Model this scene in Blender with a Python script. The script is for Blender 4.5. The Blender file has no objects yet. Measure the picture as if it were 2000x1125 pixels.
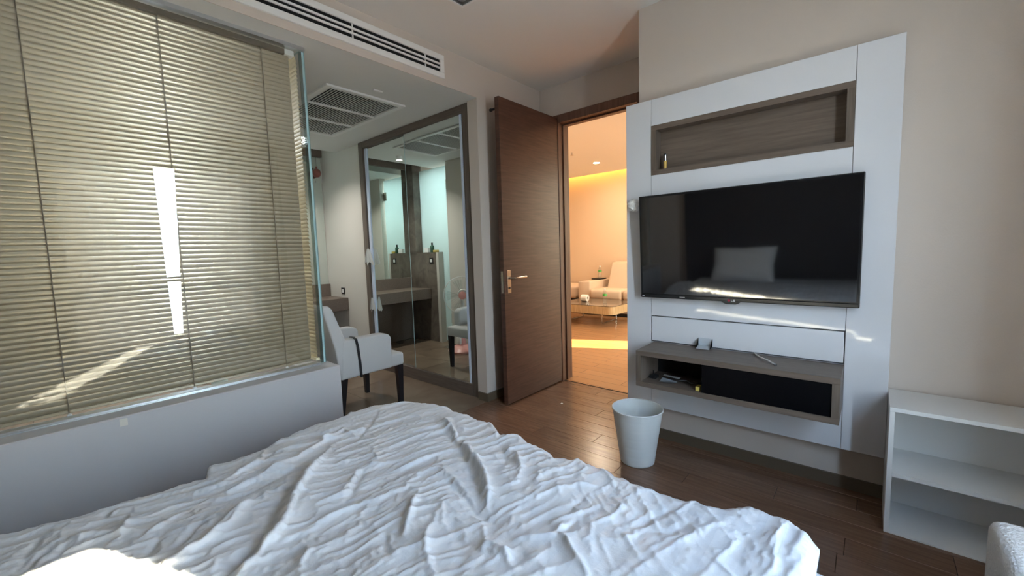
import bpy, bmesh, math, random
import numpy as np
from mathutils import Vector, Matrix

random.seed(7)
rng = np.random.default_rng(11)
sc = bpy.context.scene
COL = sc.collection

# ------------------------------------------------------------------ camera
# world: X towards the television wall, Y towards the glass partition, Z up (metres)
EYE = 1.15
YAW, PITCH, ROLL, FPX = 0.854825, 0.090845, -0.030997, 808.74


def cam_matrix():
    cy, sy = math.cos(YAW), math.sin(YAW)
    dX = np.array([cy, 0, sy]); dY = np.array([-sy, 0, cy]); dZ = np.array([0, -1.0, 0])
    cp, sp = math.cos(PITCH), math.sin(PITCH)
    P = np.array([[1, 0, 0], [0, cp, -sp], [0, sp, cp]])
    cr, sr = math.cos(ROLL), math.sin(ROLL)
    Rz = np.array([[cr, -sr, 0], [sr, cr, 0], [0, 0, 1]])
    return Rz @ P @ np.stack([dX, dY, dZ], 1)          # world -> (right, down, forward)


CM = cam_matrix()


def onz(px, py, z):
    """point of the horizontal plane at height z that the photo shows at (px, py)"""
    d = CM.T @ np.array([px - 1000, py - 562.5, FPX])
    t = (z - EYE) / d[2]
    return d[0] * t, d[1] * t


cam = bpy.data.cameras.new('camera')
cam.sensor_fit = 'HORIZONTAL'; cam.sensor_width = 36.0; cam.lens = FPX / 2000 * 36.0
cam.clip_start = 0.02; cam.clip_end = 200
camo = bpy.data.objects.new('camera', cam); COL.objects.link(camo)
r_, u_, b_ = CM[0], -CM[1], -CM[2]
camo.matrix_world = Matrix(((r_[0], u_[0], b_[0], 0), (r_[1], u_[1], b_[1], 0), (r_[2], u_[2], b_[2], EYE), (0, 0, 0, 1)))
sc.camera = camo

# ------------------------------------------------------------------ world, sun, exposure
sc.view_settings.view_transform = 'Standard'
sc.view_settings.look = 'None'
sc.view_settings.gamma = 1.0
sc.view_settings.use_curve_mapping = False
sc.view_settings.exposure = 0.95
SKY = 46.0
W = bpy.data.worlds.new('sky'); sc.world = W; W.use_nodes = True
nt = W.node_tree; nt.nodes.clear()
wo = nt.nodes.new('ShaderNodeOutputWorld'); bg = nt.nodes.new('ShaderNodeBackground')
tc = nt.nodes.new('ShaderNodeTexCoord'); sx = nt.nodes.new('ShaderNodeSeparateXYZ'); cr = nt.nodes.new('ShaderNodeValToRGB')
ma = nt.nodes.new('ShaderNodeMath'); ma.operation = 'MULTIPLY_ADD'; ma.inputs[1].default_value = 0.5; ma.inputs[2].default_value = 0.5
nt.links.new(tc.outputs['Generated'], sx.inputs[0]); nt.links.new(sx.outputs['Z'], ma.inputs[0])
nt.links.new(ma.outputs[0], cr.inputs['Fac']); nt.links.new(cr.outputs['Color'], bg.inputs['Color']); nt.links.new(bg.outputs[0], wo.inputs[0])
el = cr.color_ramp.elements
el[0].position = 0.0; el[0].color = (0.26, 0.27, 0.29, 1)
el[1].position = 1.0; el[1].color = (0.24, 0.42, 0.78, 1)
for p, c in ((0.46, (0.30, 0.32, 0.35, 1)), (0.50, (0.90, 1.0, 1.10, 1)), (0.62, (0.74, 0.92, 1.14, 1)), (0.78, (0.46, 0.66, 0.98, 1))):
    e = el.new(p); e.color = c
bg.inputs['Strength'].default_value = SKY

SUNDIR = Vector((-0.414, 0.910, -0.650)).normalized()
sl = bpy.data.lights.new('sun', 'SUN'); sl.energy = 75.0; sl.angle = 0.0093; sl.color = (1.0, 0.84, 0.62)
so = bpy.data.objects.new('sun', sl); COL.objects.link(so)
so.rotation_euler = (-SUNDIR).to_track_quat('Z', 'Y').to_euler(); so.location = (3, -6, 6)


def portal(name, loc, sxz, toward):
    l = bpy.data.lights.new(name, 'AREA'); l.shape = 'RECTANGLE'; l.size, l.size_y = sxz
    l.cycles.is_portal = True
    o = bpy.data.objects.new(name, l); COL.objects.link(o); o.location = loc
    o.rotation_euler = (-Vector(toward)).to_track_quat('Z', 'Y').to_euler()
    return o


WY = -0.80            # inner face of the window wall
portal('window_daylight_portal', (0.94, WY - 0.13, 1.24), (0.40, 1.8), (0, 1, 0))
portal('window_daylight_portal', (0.47, WY - 0.13, 1.24), (0.54, 1.8), (0, 1, 0))
portal('window_daylight_portal', (1.445, WY - 0.13, 1.24), (0.61, 1.8), (0, 1, 0))
portal('living_window_daylight_portal', (5.28, 0.29, 1.15), (0.50, 2.3), (0, 1, 0))

# ------------------------------------------------------------------ materials
MATS = {}


def nodes_of(m):
    return m.node_tree.nodes, m.node_tree.links


def base_mat(name, col, rough=0.5, metal=0.0, spec=0.5, ior=1.45):
    m = bpy.data.materials.new(name); m.use_nodes = True
    b = m.node_tree.nodes['Principled BSDF']
    b.inputs['Base Color'].default_value = (*col, 1); b.inputs['Roughness'].default_value = rough
    b.inputs['Metallic'].default_value = metal; b.inputs['Specular IOR Level'].default_value = spec; b.inputs['IOR'].default_value = ior
    MATS[name] = m
    return m


def add_bump(m, scale, strength, dist=0.002, detail=3.0, stretch=(1, 1, 1)):
    N, L = nodes_of(m); b = N['Principled BSDF']
    t = N.new('ShaderNodeTexCoord'); mp = N.new('ShaderNodeMapping'); mp.inputs['Scale'].default_value = stretch
    n = N.new('ShaderNodeTexNoise'); n.inputs['Scale'].default_value = scale; n.inputs['Detail'].default_value = detail
    bp = N.new('ShaderNodeBump'); bp.inputs['Strength'].default_value = strength; bp.inputs['Distance'].default_value = dist
    L.new(t.outputs['Object'], mp.inputs[0]); L.new(mp.outputs[0], n.inputs['Vector']); L.new(n.outputs['Fac'], bp.inputs['Height']); L.new(bp.outputs[0], b.inputs['Normal'])
    return n


def tint_noise(m, c1, c2, scale, stretch=(1, 1, 1), detail=4.0, lo=0.35, hi=0.65, rnd=0.0, dist=0.0):
    """base colour varies between c1 and c2 with stretched noise; rnd adds a per-object brightness change"""
    N, L = nodes_of(m); b = N['Principled BSDF']
    t = N.new('ShaderNodeTexCoord'); mp = N.new('ShaderNodeMapping'); mp.inputs['Scale'].default_value = stretch
    n = N.new('ShaderNodeTexNoise'); n.inputs['Scale'].default_value = scale; n.inputs['Detail'].default_value = detail; n.inputs['Distortion'].default_value = dist
    r = N.new('ShaderNodeValToRGB'); r.color_ramp.elements[0].position = lo; r.color_ramp.elements[1].position = hi
    r.color_ramp.elements[0].color = (*c1, 1); r.color_ramp.elements[1].color = (*c2, 1)
    L.new(mp.outputs[0], n.inputs['Vector']); L.new(n.outputs['Fac'], r.inputs['Fac'])
    if rnd:
        oi = N.new('ShaderNodeObjectInfo')
        off = N.new('ShaderNodeVectorMath'); off.operation = 'ADD'
        sc2 = N.new('ShaderNodeVectorMath'); sc2.operation = 'SCALE'; sc2.inputs['Scale'].default_value = 37.0
        cmb = N.new('ShaderNodeCombineXYZ'); L.new(oi.outputs['Random'], cmb.inputs[0]); L.new(oi.outputs['Random'], cmb.inputs[1])
        L.new(cmb.outputs[0], sc2.inputs[0]); L.new(t.outputs['Object'], off.inputs[0]); L.new(sc2.outputs[0], off.inputs[1]); L.new(off.outputs[0], mp.inputs[0])
        mr = N.new('ShaderNodeMapRange'); mr.inputs[3].default_value = 1 - rnd; mr.inputs[4].default_value = 1 + rnd
        L.new(oi.outputs['Random'], mr.inputs[0])
        mx = N.new('ShaderNodeVectorMath'); mx.operation = 'SCALE'
        L.new(r.outputs['Color'], mx.inputs[0]); L.new(mr.outputs[0], mx.inputs['Scale']); L.new(mx.outputs[0], b.inputs['Base Color'])
    else:
        L.new(t.outputs['Object'], mp.inputs[0]); L.new(r.outputs['Color'], b.inputs['Base Color'])
    return n


def emis(name, col, strength):
    m = bpy.data.materials.new(name); m.use_nodes = True
    N, L = nodes_of(m); N.clear()
    o = N.new('ShaderNodeOutputMaterial'); e = N.new('ShaderNodeEmission'); e.inputs[0].default_value = (*col, 1); e.inputs[1].default_value = strength
    L.new(e.outputs[0], o.inputs[0]); MATS[name] = m
    return m


def thin_glass(name, tint, refl=0.05, rough=0.0):
    """clear sheet glass: transparent with a reflection that grows towards grazing angles"""
    m = bpy.data.materials.new(name); m.use_nodes = True
    N, L = nodes_of(m); N.clear()
    o = N.new('ShaderNodeOutputMaterial'); mix = N.new('ShaderNodeMixShader'); t = N.new('ShaderNodeBsdfTransparent'); g = N.new('ShaderNodeBsdfGlossy')
    t.inputs[0].default_value = (*tint, 1); g.inputs['Roughness'].default_value = rough
    lw = N.new('ShaderNodeLayerWeight'); lw.inputs[0].default_value = 0.5
    p = N.new('ShaderNodeMath'); p.operation = 'POWER'; p.inputs[1].default_value = 5.0
    q = N.new('ShaderNodeMath'); q.operation = 'MULTIPLY_ADD'; q.inputs[1].default_value = 0.85; q.inputs[2].default_value = refl
    L.new(lw.outputs['Facing'], p.inputs[0]); L.new(p.outputs[0], q.inputs[0]); L.new(q.outputs[0], mix.inputs[0])
    L.new(t.outputs[0], mix.inputs[1]); L.new(g.outputs[0], mix.inputs[2]); L.new(mix.outputs[0], o.inputs[0]); MATS[name] = m
    return m


M_wallpaper = base_mat('beige_wallpaper', (0.60, 0.525, 0.465), 0.75, spec=0.25); add_bump(M_wallpaper, 260, 0.25, 0.002, stretch=(1, 1, 0.6))
M_cream = base_mat('cream_wall_paint', (0.60, 0.565, 0.51), 0.7, spec=0.25); add_bump(M_cream, 90, 0.1)
M_ceil = base_mat('ceiling_paint', (0.78, 0.755, 0.72), 0.8, spec=0.2); add_bump(M_ceil, 60, 0.06)
M_lrceil = base_mat('living_ceiling_paint', (0.86, 0.86, 0.85), 0.8, spec=0.2)
M_soffit = base_mat('soffit_paint', (0.74, 0.735, 0.71), 0.75, spec=0.2)
M_lowwall = base_mat('low_wall_paint', (0.50, 0.487, 0.495), 0.5, spec=0.35); add_bump(M_lowwall, 120, 0.06)
M_panel = base_mat('white_lacquer', (0.68, 0.68, 0.705), 0.05, spec=0.6, ior=1.55)
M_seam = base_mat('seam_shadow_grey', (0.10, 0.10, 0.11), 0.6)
M_walnut = base_mat('grey_walnut', (0.15, 0.11, 0.088), 0.42, spec=0.35)
tint_noise(M_walnut, (0.122, 0.092, 0.073), (0.168, 0.128, 0.102), 9, (9, 0.55, 9), 5, 0.3, 0.7)
M_walnut_v = base_mat('grey_walnut_upright', (0.15, 0.11, 0.088), 0.42, spec=0.35)
tint_noise(M_walnut_v, (0.10, 0.078, 0.062), (0.165, 0.13, 0.104), 9, (9, 9, 0.55), 5, 0.3, 0.7)
M_doorwood = base_mat('red_brown_veneer', (0.13, 0.05, 0.032), 0.33, spec=0.45)
tint_noise(M_doorwood, (0.062, 0.029, 0.020), (0.110, 0.052, 0.035), 7, (0.7, 0.7, 9), 6, 0.3, 0.72)
M_jamb = base_mat('jamb_wood', (0.15, 0.075, 0.05), 0.4)
tint_noise(M_jamb, (0.11, 0.055, 0.037), (0.19, 0.10, 0.068), 8, (9, 9, 0.6), 5, 0.3, 0.7)
M_plank = base_mat('oak_plank', (0.2, 0.1, 0.06), 0.25, spec=0.75)
tint_noise(M_plank, (0.125, 0.066, 0.040), (0.19, 0.104, 0.064), 10, (7, 0.5, 7), 6, 0.3, 0.72, rnd=0.10)
M_lrfloor = base_mat('living_oak_floor', (0.34, 0.17, 0.08), 0.25, spec=0.5)
M_tile = base_mat('brown_stone_tile', (0.2, 0.14, 0.1), 0.22, spec=0.5)
tint_noise(M_tile, (0.15, 0.105, 0.075), (0.24, 0.175, 0.125), 3, (1, 1, 1), 6, 0.3, 0.7, rnd=0.06)
M_subfloor = base_mat('dark_joint', (0.03, 0.018, 0.012), 0.8)
M_base = base_mat('taupe_baseboard', (0.115, 0.085, 0.057), 0.5)
M_white = base_mat('white_paint', (0.80, 0.79, 0.77), 0.4)
M_shelfwhite = base_mat('white_melamine', (0.72, 0.715, 0.70), 0.42, spec=0.35)
M_alu = base_mat('brushed_aluminium', (0.62, 0.64, 0.66), 0.28, metal=1.0)
M_whitealu = base_mat('white_aluminium_stile', (0.60, 0.67, 0.80), 0.3)
M_chrome = base_mat('satin_nickel', (0.62, 0.58, 0.52), 0.22, metal=1.0)
M_black = base_mat('black_plastic', (0.012, 0.012, 0.013), 0.35)
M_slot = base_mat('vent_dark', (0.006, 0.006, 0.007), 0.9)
M_screen = base_mat('black_screen', (0.004, 0.004, 0.005), 0.045, spec=0.5, ior=2.1)
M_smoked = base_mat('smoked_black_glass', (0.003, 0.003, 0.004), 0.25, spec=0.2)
M_bezel = base_mat('gloss_black_bezel', (0.01, 0.01, 0.011), 0.15)
M_red = base_mat('logo_red', (0.32, 0.02, 0.05), 0.3)
M_logo = base_mat('logo_silver', (0.75, 0.75, 0.76), 0.35)
M_slat = base_mat('cream_blind_slat', (0.46, 0.395, 0.285), 0.27, metal=0.5, spec=0.8)
M_slat2 = base_mat('cream_blind_slat_return', (0.78, 0.70, 0.48), 0.45)
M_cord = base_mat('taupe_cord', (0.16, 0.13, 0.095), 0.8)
M_clip = base_mat('white_clip', (0.8, 0.8, 0.78), 0.4)
M_mirror = base_mat('mirror_silver', (0.80, 0.86, 0.83), 0.004, metal=1.0)
M_bin = base_mat('white_bin_plastic', (0.66, 0.68, 0.67), 0.38)
M_stone = base_mat('brown_stone', (0.17, 0.14, 0.115), 0.35)
tint_noise(M_stone, (0.105, 0.086, 0.07), (0.21, 0.175, 0.145), 6, (1, 1, 1), 7, 0.3, 0.7, dist=1.2)
M_chair = base_mat('off_white_upholstery', (0.58, 0.57, 0.565), 0.75, spec=0.25); add_bump(M_chair, 420, 0.15, 0.001)
M_darkleg = base_mat('black_lacquered_leg', (0.016, 0.015, 0.018), 0.3)
M_boucle = base_mat('white_boucle', (0.74, 0.73, 0.72), 0.85, spec=0.15); add_bump(M_boucle, 130, 0.9, 0.006, 2)
M_pillow = base_mat('pillow_cotton', (0.78, 0.79, 0.81), 0.8)
M_sheet = base_mat('bed_sheet_cotton', (0.60, 0.62, 0.65), 0.8)
M_headboard = base_mat('dark_headboard_fabric', (0.05, 0.042, 0.038), 0.8)
M_curtain = None
M_peach = base_mat('living_wall_paint', (0.74, 0.57, 0.41), 0.7)
M_sofa = base_mat('beige_sofa_fabric', (0.66, 0.52, 0.40), 0.85)
M_tablewood = base_mat('light_oak_table', (0.50, 0.38, 0.23), 0.4)
tint_noise(M_tablewood, (0.40, 0.30, 0.17), (0.56, 0.44, 0.27), 10, (6, 6, 0.6), 4, 0.3, 0.7)
M_tableglass = base_mat('brown_glass_top', (0.10, 0.075, 0.055), 0.04, spec=0.6)
M_paper = base_mat('white_paper', (0.82, 0.82, 0.80), 0.8)
M_petglass = thin_glass('clear_bottle_plastic', (0.93, 0.95, 0.96), 0.10)
M_green = base_mat('green_label', (0.10, 0.42, 0.10), 0.5)
M_pink = base_mat('pink_fan_plastic', (0.80, 0.36, 0.31), 0.35)
M_fanclear = thin_glass('clear_fan_blade', (0.86, 0.90, 0.90), 0.10)
M_fanwhite = base_mat('fan_guard_white', (0.74, 0.72, 0.68), 0.4)
M_ornament = base_mat('dark_red_ornament', (0.22, 0.07, 0.05), 0.4)
M_amber = base_mat('amber_liquid', (0.62, 0.40, 0.10), 0.2)
M_steel = base_mat('silver_cap', (0.55, 0.57, 0.60), 0.2, metal=1.0)
M_yellow = base_mat('yellow_packet', (0.55, 0.42, 0.10), 0.5)
M_cable = base_mat('white_cable', (0.78, 0.76, 0.72), 0.45)
M_strap = base_mat('black_strap', (0.012, 0.012, 0.014), 0.6)
M_tape = base_mat('masking_tape', (0.66, 0.62, 0.55), 0.6)
M_glass = thin_glass('partition_glass', (0.985, 0.993, 0.988), 0.045)
M_glassedge = base_mat('green_glass_edge', (0.46, 0.64, 0.66), 0.15)
M_pane = thin_glass('window_pane', (0.94, 0.97, 0.96), 0.04)
M_tinted = thin_glass('sun_toning_pane', (0.60, 0.53, 0.42), 0.04)  # made-up tint on an unseen pane, dims and yellows the sun stripe
M_frame_dark = base_mat('dark_window_frame', (0.06, 0.06, 0.062), 0.4, metal=0.6)
M_bathfill = emis('bathroom_fill_glow', (0.95, 1.0, 1.0), 46.0)  # unseen lamp added to brighten the frosted glass and the alcove
M_cove = emis('cove_glow', (1.0, 0.52, 0.10), 26.0)
M_down = emis('downlight_glow', (1.0, 0.72, 0.38), 60.0)
M_alcovelamp = emis('alcove_fill_glow', (1.0, 0.95, 0.88), 3.0)
M_downoff = base_mat('unlit_downlight', (0.22, 0.22, 0.22), 0.15, metal=0.7)


def make_frost():
    m = bpy.data.materials.new('frosted_aqua_glass'); m.use_nodes = True
    N, L = nodes_of(m); N.clear()
    o = N.new('ShaderNodeOutputMaterial'); a = N.new('ShaderNodeAddShader'); d = N.new('ShaderNodeBsdfDiffuse'); t = N.new('ShaderNodeBsdfTranslucent')
    d.inputs[0].default_value = (0.26, 0.31, 0.30, 1); t.inputs[0].default_value = (0.40, 0.455, 0.46, 1)
    L.new(d.outputs[0], a.inputs[0]); L.new(t.outputs[0], a.inputs[1]); L.new(a.outputs[0], o.inputs[0]); MATS['frost'] = m
    return m


M_frost = make_frost()


def make_curtain():
    m = bpy.data.materials.new('taupe_curtain_fabric'); m.use_nodes = True
    N, L = nodes_of(m); N.clear()
    o = N.new('ShaderNodeOutputMaterial'); a = N.new('ShaderNodeAddShader'); d = N.new('ShaderNodeBsdfDiffuse'); t = N.new('ShaderNodeBsdfTranslucent')
    d.inputs[0].default_value = (0.30, 0.27, 0.25, 1); t.inputs[0].default_value = (0.030, 0.0285, 0.0275, 1)
    L.new(d.outputs[0], a.inputs[0]); L.new(t.outputs[0], a.inputs[1]); L.new(a.outputs[0], o.inputs[0])
    return m


M_curtain = make_curtain()


def finish_lr_floor():
    N, L = nodes_of(M_lrfloor); b = N['Principled BSDF']
    t = N.new('ShaderNodeTexCoord'); mp = N.new('ShaderNodeMapping'); mp.inputs['Rotation'].default_value = (0, 0, math.pi / 2)
    br = N.new('ShaderNodeTexBrick'); br.inputs['Scale'].default_value = 1.0
    br.inputs['Color1'].default_value = (0.38, 0.205, 0.098, 1); br.inputs['Color2'].default_value = (0.43, 0.235, 0.115, 1); br.inputs['Mortar'].default_value = (0.12, 0.055, 0.03, 1)
    br.inputs['Mortar Size'].default_value = 0.0015; br.inputs['Brick Width'].default_value = 0.9; br.inputs['Row Height'].default_value = 0.12
    L.new(t.outputs['Object'], mp.inputs[0]); L.new(mp.outputs[0], br.inputs['Vector']); L.new(br.outputs['Color'], b.inputs['Base Color'])


finish_lr_floor()


def make_duvet_mat():
    m = base_mat('sateen_stripe_cotton', (0.78, 0.79, 0.81), 0.62, spec=0.3)
    N, L = nodes_of(m); b = N['Principled BSDF']
    at = N.new('ShaderNodeAttribute'); at.attribute_name = 'UVMap'
    sp = N.new('ShaderNodeSeparateXYZ'); L.new(at.outputs['Vector'], sp.inputs[0])
    mu = N.new('ShaderNodeMath'); mu.operation = 'MULTIPLY'; mu.inputs[1].default_value = 1 / 0.044
    fr = N.new('ShaderNodeMath'); fr.operation = 'FRACT'
    st = N.new('ShaderNodeMapRange'); st.inputs[1].default_value = 0.46; st.inputs[2].default_value = 0.54
    L.new(sp.outputs[1], mu.inputs[0]); L.new(mu.outputs[0], fr.inputs[0]); L.new(fr.outputs[0], st.inputs[0])
    mx = N.new('ShaderNodeMix'); mx.data_type = 'RGBA'
    mx.inputs[6].default_value = (0.592, 0.610, 0.645, 1); mx.inputs[7].default_value = (0.63, 0.645, 0.675, 1)
    L.new(st.outputs[0], mx.inputs[0]); L.new(mx.outputs[2], b.inputs['Base Color'])
    mr = N.new('ShaderNodeMapRange'); mr.inputs[3].default_value = 0.7; mr.inputs[4].default_value = 0.42
    L.new(st.outputs[0], mr.inputs[0]); L.new(mr.outputs[0], b.inputs['Roughness'])
    n = N.new('ShaderNodeTexNoise'); n.inputs['Scale'].default_value = 55; n.inputs['Detail'].default_value = 4
    t = N.new('ShaderNodeTexCoord'); L.new(t.outputs['Object'], n.inputs['Vector'])
    bp = N.new('ShaderNodeBump'); bp.inputs['Strength'].default_value = 0.5; bp.inputs['Distance'].default_value = 0.005
    L.new(n.outputs['Fac'], bp.inputs['Height']); L.new(bp.outputs[0], b.inputs['Normal'])
    return m


M_duvet = make_duvet_mat()

# ------------------------------------------------------------------ mesh helpers (all take world coordinates)
ORG = {}


def box(bm, a, b, bev=0.0, seg=2):
    x0, y0, z0 = [min(p, q) for p, q in zip(a, b)]; x1, y1, z1 = [max(p, q) for p, q in zip(a, b)]
    v = [bm.verts.new(c) for c in ((x0, y0, z0), (x1, y0, z0), (x1, y1, z0), (x0, y1, z0), (x0, y0, z1), (x1, y0, z1), (x1, y1, z1), (x0, y1, z1))]
    F = [bm.faces.new([v[i] for i in f]) for f in ((0, 3, 2, 1), (4, 5, 6, 7), (0, 1, 5, 4), (1, 2, 6, 5), (2, 3, 7, 6), (3, 0, 4, 7))]
    if bev > 0:
        E = list({e for f in F for e in f.edges})
        bmesh.ops.bevel(bm, geom=E, offset=bev, segments=seg, profile=0.5, affect='EDGES')
    return bm


def prism(bm, pts, axis, a, b, bev=0.0, seg=2):
    """extrude a 2-D outline along axis ('x','y','z') from a to b; outline in the two other axes, in xyz order"""
    def mk(p, t):
        return {'x': (t, p[0], p[1]), 'y': (p[0], t, p[1]), 'z': (p[0], p[1], t)}[axis]
    A = [bm.verts.new(mk(p, a)) for p in pts]; B = [bm.verts.new(mk(p, b)) for p in pts]
    n = len(pts); fs = [bm.faces.new(A), bm.faces.new(B[::-1])]
    for i in range(n):
        fs.append(bm.faces.new((A[i], B[i], B[(i + 1) % n], A[(i + 1) % n])))
    bmesh.ops.recalc_face_normals(bm, faces=fs)
    if bev > 0:
        E = list({e for f in fs for e in f.edges})
        bmesh.ops.bevel(bm, geom=E, offset=bev, segments=seg, profile=0.5, affect='EDGES')
    return bm


def lathe(bm, prof, c, axis='z', n=32, cap=False):
    """revolve (radius, height) pairs about an axis through c"""
    rings = []
    for r, h in prof:
        ring = []
        for i in range(n):
            a = 2 * math.pi * i / n; p, q = r * math.cos(a), r * math.sin(a)
            ring.append(bm.verts.new({'z': (c[0] + p, c[1] + q, c[2] + h), 'x': (c[0] + h, c[1] + p, c[2] + q), 'y': (c[0] + q, c[1] + h, c[2] + p)}[axis]))
        rings.append(ring)
    fs = []
    for A, B in zip(rings, rings[1:]):
        for i in range(n):
            fs.append(bm.faces.new((A[i], A[(i + 1) % n], B[(i + 1) % n], B[i])))
    if cap:
        fs.append(bm.faces.new(rings[0][::-1])); fs.append(bm.faces.new(rings[-1]))
    bmesh.ops.recalc_face_normals(bm, faces=fs)
    return bm


def tube(bm, pts, r, n=8, cap=True, radii=None):
    pts = [Vector(p) for p in pts]; rings = []
    up = Vector((0.13, 0.21, 0.97))
    for i, p in enumerate(pts):
        d = (pts[min(i + 1, len(pts) - 1)] - pts[max(i - 1, 0)]).normalized()
        s = d.cross(up)
        if s.length < 0.05:
            s = d.cross(Vector((1, 0, 0)))
        s.normalize(); t = s.cross(d).normalized(); rr = radii[i] if radii else r
        rings.append([bm.verts.new(p + rr * (math.cos(2 * math.pi * k / n) * s + math.sin(2 * math.pi * k / n) * t)) for k in range(n)])
    fs = []
    for A, B in zip(rings, rings[1:]):
        for i in range(n):
            fs.append(bm.faces.new((A[i], A[(i + 1) % n], B[(i + 1) % n], B[i])))
    if cap:
        fs.append(bm.faces.new(rings[0][::-1])); fs.append(bm.faces.new(rings[-1]))
    bmesh.ops.recalc_face_normals(bm, faces=fs)
    return bm


def B(a, b, bev=0.0, seg=2):
    return box(bmesh.new(), a, b, bev, seg)


def to_mesh(name, bm, mat, org, smooth):
    me = bpy.data.meshes.new(name)
    if org is not None:
        bmesh.ops.translate(bm, verts=bm.verts, vec=-Vector(org))
    bm.to_mesh(me); bm.free()
    for m in (mat if isinstance(mat, (list, tuple)) else [mat]):
        me.materials.append(m)
    if smooth:
        for p in me.polygons:
            p.use_smooth = True
        me.set_sharp_from_angle(angle=math.radians(smooth if smooth is not True else 40))
    return me


def tag(o, label, cat, group=None, kind=None):
    o['label'] = label; o['category'] = cat
    if group: o['group'] = group
    if kind: o['kind'] = kind
    return o


def thing(name, label, cat, loc, group=None, kind=None):
    o = bpy.data.objects.new(name, None); COL.objects.link(o); o.location = loc; o.empty_display_size = 0.05
    ORG[o.name] = Vector(loc)
    return tag(o, label, cat, group, kind)


def part(name, bm, mat, parent, smooth=None, label=None):
    org = ORG[parent.name]
    o = bpy.data.objects.new(name, to_mesh(name, bm, mat, org, smooth)); COL.objects.link(o); o.parent = parent; ORG[o.name] = org
    if label: o['label'] = label
    return o


def single(name, bm, mat, label, cat, group=None, kind=None, smooth=None):
    bm.verts.ensure_lookup_table()
    xs = [v.co.x for v in bm.verts]; ys = [v.co.y for v in bm.verts]; zs = [v.co.z for v in bm.verts]
    org = Vector(((min(xs) + max(xs)) / 2, (min(ys) + max(ys)) / 2, min(zs)))
    o = bpy.data.objects.new(name, to_mesh(name, bm, mat, org, smooth)); COL.objects.link(o); o.location = org; ORG[o.name] = org
    return tag(o, label, cat, group, kind)


def struct(name, bm, mat, label, cat='wall', smooth=None):
    return single(name, bm, mat, label, cat, None, 'structure', smooth)


# ------------------------------------------------------------------ room shell
CZ = 2.49           # bedroom ceiling
SZ = 2.25           # dropped ceiling of the dressing alcove
PY = 2.19           # partition plane
TX = 2.385          # television wall
DX = 2.95           # door wall
HX = -1.10          # head wall
FY = 4.72           # vanity wall

# floor of the bedroom: one plank each
fl = struct('floor', B((HX, WY, -0.06), (DX + 0.02, PY, -0.012)), M_subfloor, 'red-brown oak plank floor of the bedroom', 'floor')
PW = 0.118
row = 0
xx = 0.55
pm = {}
while xx < DX + 0.005:
    x1 = min(xx + PW, DX + 0.012)
    y = WY - random.random() * 0.9
    while y < PY:
        y0, y1 = max(y, WY), min(y + 0.92, PY)
        y += 0.92
        if y1 - y0 < 0.03:
            continue
        b = B((xx + 0.0008, y0 + 0.0008, -0.012), (x1 - 0.0008, y1 - 0.0008, 0.0), 0.0009, 1)
        part('plank', b, M_plank, fl)
    xx += PW; row += 1
struct('floor_head', B((HX, WY, -0.012), (0.55, PY, 0.0)), M_plank, 'plain strip of wood floor hidden below the bed', 'floor')
# alcove floor
fa = struct('floor_alcove', B((HX, PY, -0.06), (2.5, FY, -0.010)), M_subfloor, 'brown stone tile floor of the dressing alcove', 'floor')
for i in range(6):
    for j in range(5):
        x0, y0 = 2.22 - (i + 1) * 0.58, 2.19 + j * 0.58
        x0c = max(x0, HX)
        y1 = min(y0 + 0.58, FY)
        if x0 + 0.58 > HX:
            part('tile', B((x0c + 0.001, y0 + 0.001, -0.010), (x0 + 0.579, y1 - 0.001, 0.0), 0.001, 1), M_tile, fa)
struct('floor_living_room', B((DX + 0.02, 0.4, -0.06), (7.1, 5.4, 0.0)), M_lrfloor, 'glossy orange oak floor of the living room beyond the door', 'floor')
struct('trim_1', B((DX + 0.010, 1.27, -0.01), (DX + 0.022, 2.03, 0.0015)), M_slot, 'thin black threshold strip across the doorway floor', 'threshold')

struct('ceiling', B((HX - 0.1, WY - 0.12, CZ), (DX + 0.12, PY + 0.02, CZ + 0.1)), M_ceil, 'plain off-white bedroom ceiling', 'ceiling')
bm = B((HX, PY, SZ), (2.192, 4.386, CZ)); box(bm, (2.192, 2.29, SZ), (2.80, 3.88, CZ)); box(bm, (2.192, 3.88, SZ), (2.22, 4.386, CZ))
struct('ceiling_alcove', bm, M_soffit, 'dropped white ceiling over the dressing alcove with vent in its front face', 'ceiling')
struct('wall_header', B((HX, PY - 0.004, SZ), (2.192, PY, CZ)), M_wallpaper, 'beige face of the dropped ceiling above the glass partition')
struct('ceiling_vanity', B((HX - 0.1, 4.386, CZ), (DX, FY + 0.1, CZ + 0.1)), M_soffit, 'raised strip of ceiling above the vanity counter', 'ceiling')
struct('wall_east', B((TX, WY, 0), (DX, 1.053, CZ)), M_wallpaper, 'beige wallpapered wall behind the white television panel')
bm = bmesh.new()
box(bm, (DX, 1.053, 0), (DX + 0.12, 1.26, CZ)); box(bm, (DX, 1.26, 2.235), (DX + 0.12, 2.045, CZ)); box(bm, (DX, 2.045, 0), (DX + 0.12, 2.29, CZ))
struct('wall_door', bm, M_wallpaper, 'beige wall around the open doorway')
struct('wall_north', B((2.192, PY, 0), (DX, 2.29, CZ)), M_wallpaper, 'narrow beige wall pier between wardrobe and open door')
struct('wall_alcove_side', B((2.22, 3.88, 0), (DX, FY, CZ)), M_cream, 'cream wall between mirrored wardrobe and vanity')
struct('wall_wardrobe_back', B((2.80, 2.29, 0), (DX, 3.88, CZ)), M_cream, 'cream wall hidden behind the wardrobe')
struct('wall_vanity', B((HX - 0.1, FY, 0), (DX, FY + 0.1, CZ)), M_cream, 'cream far wall behind the vanity mirror')
struct('wall_west', B((HX - 0.1, WY - 0.12, 0), (HX, FY, CZ)), M_wallpaper, 'beige wall behind the bed head')
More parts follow.
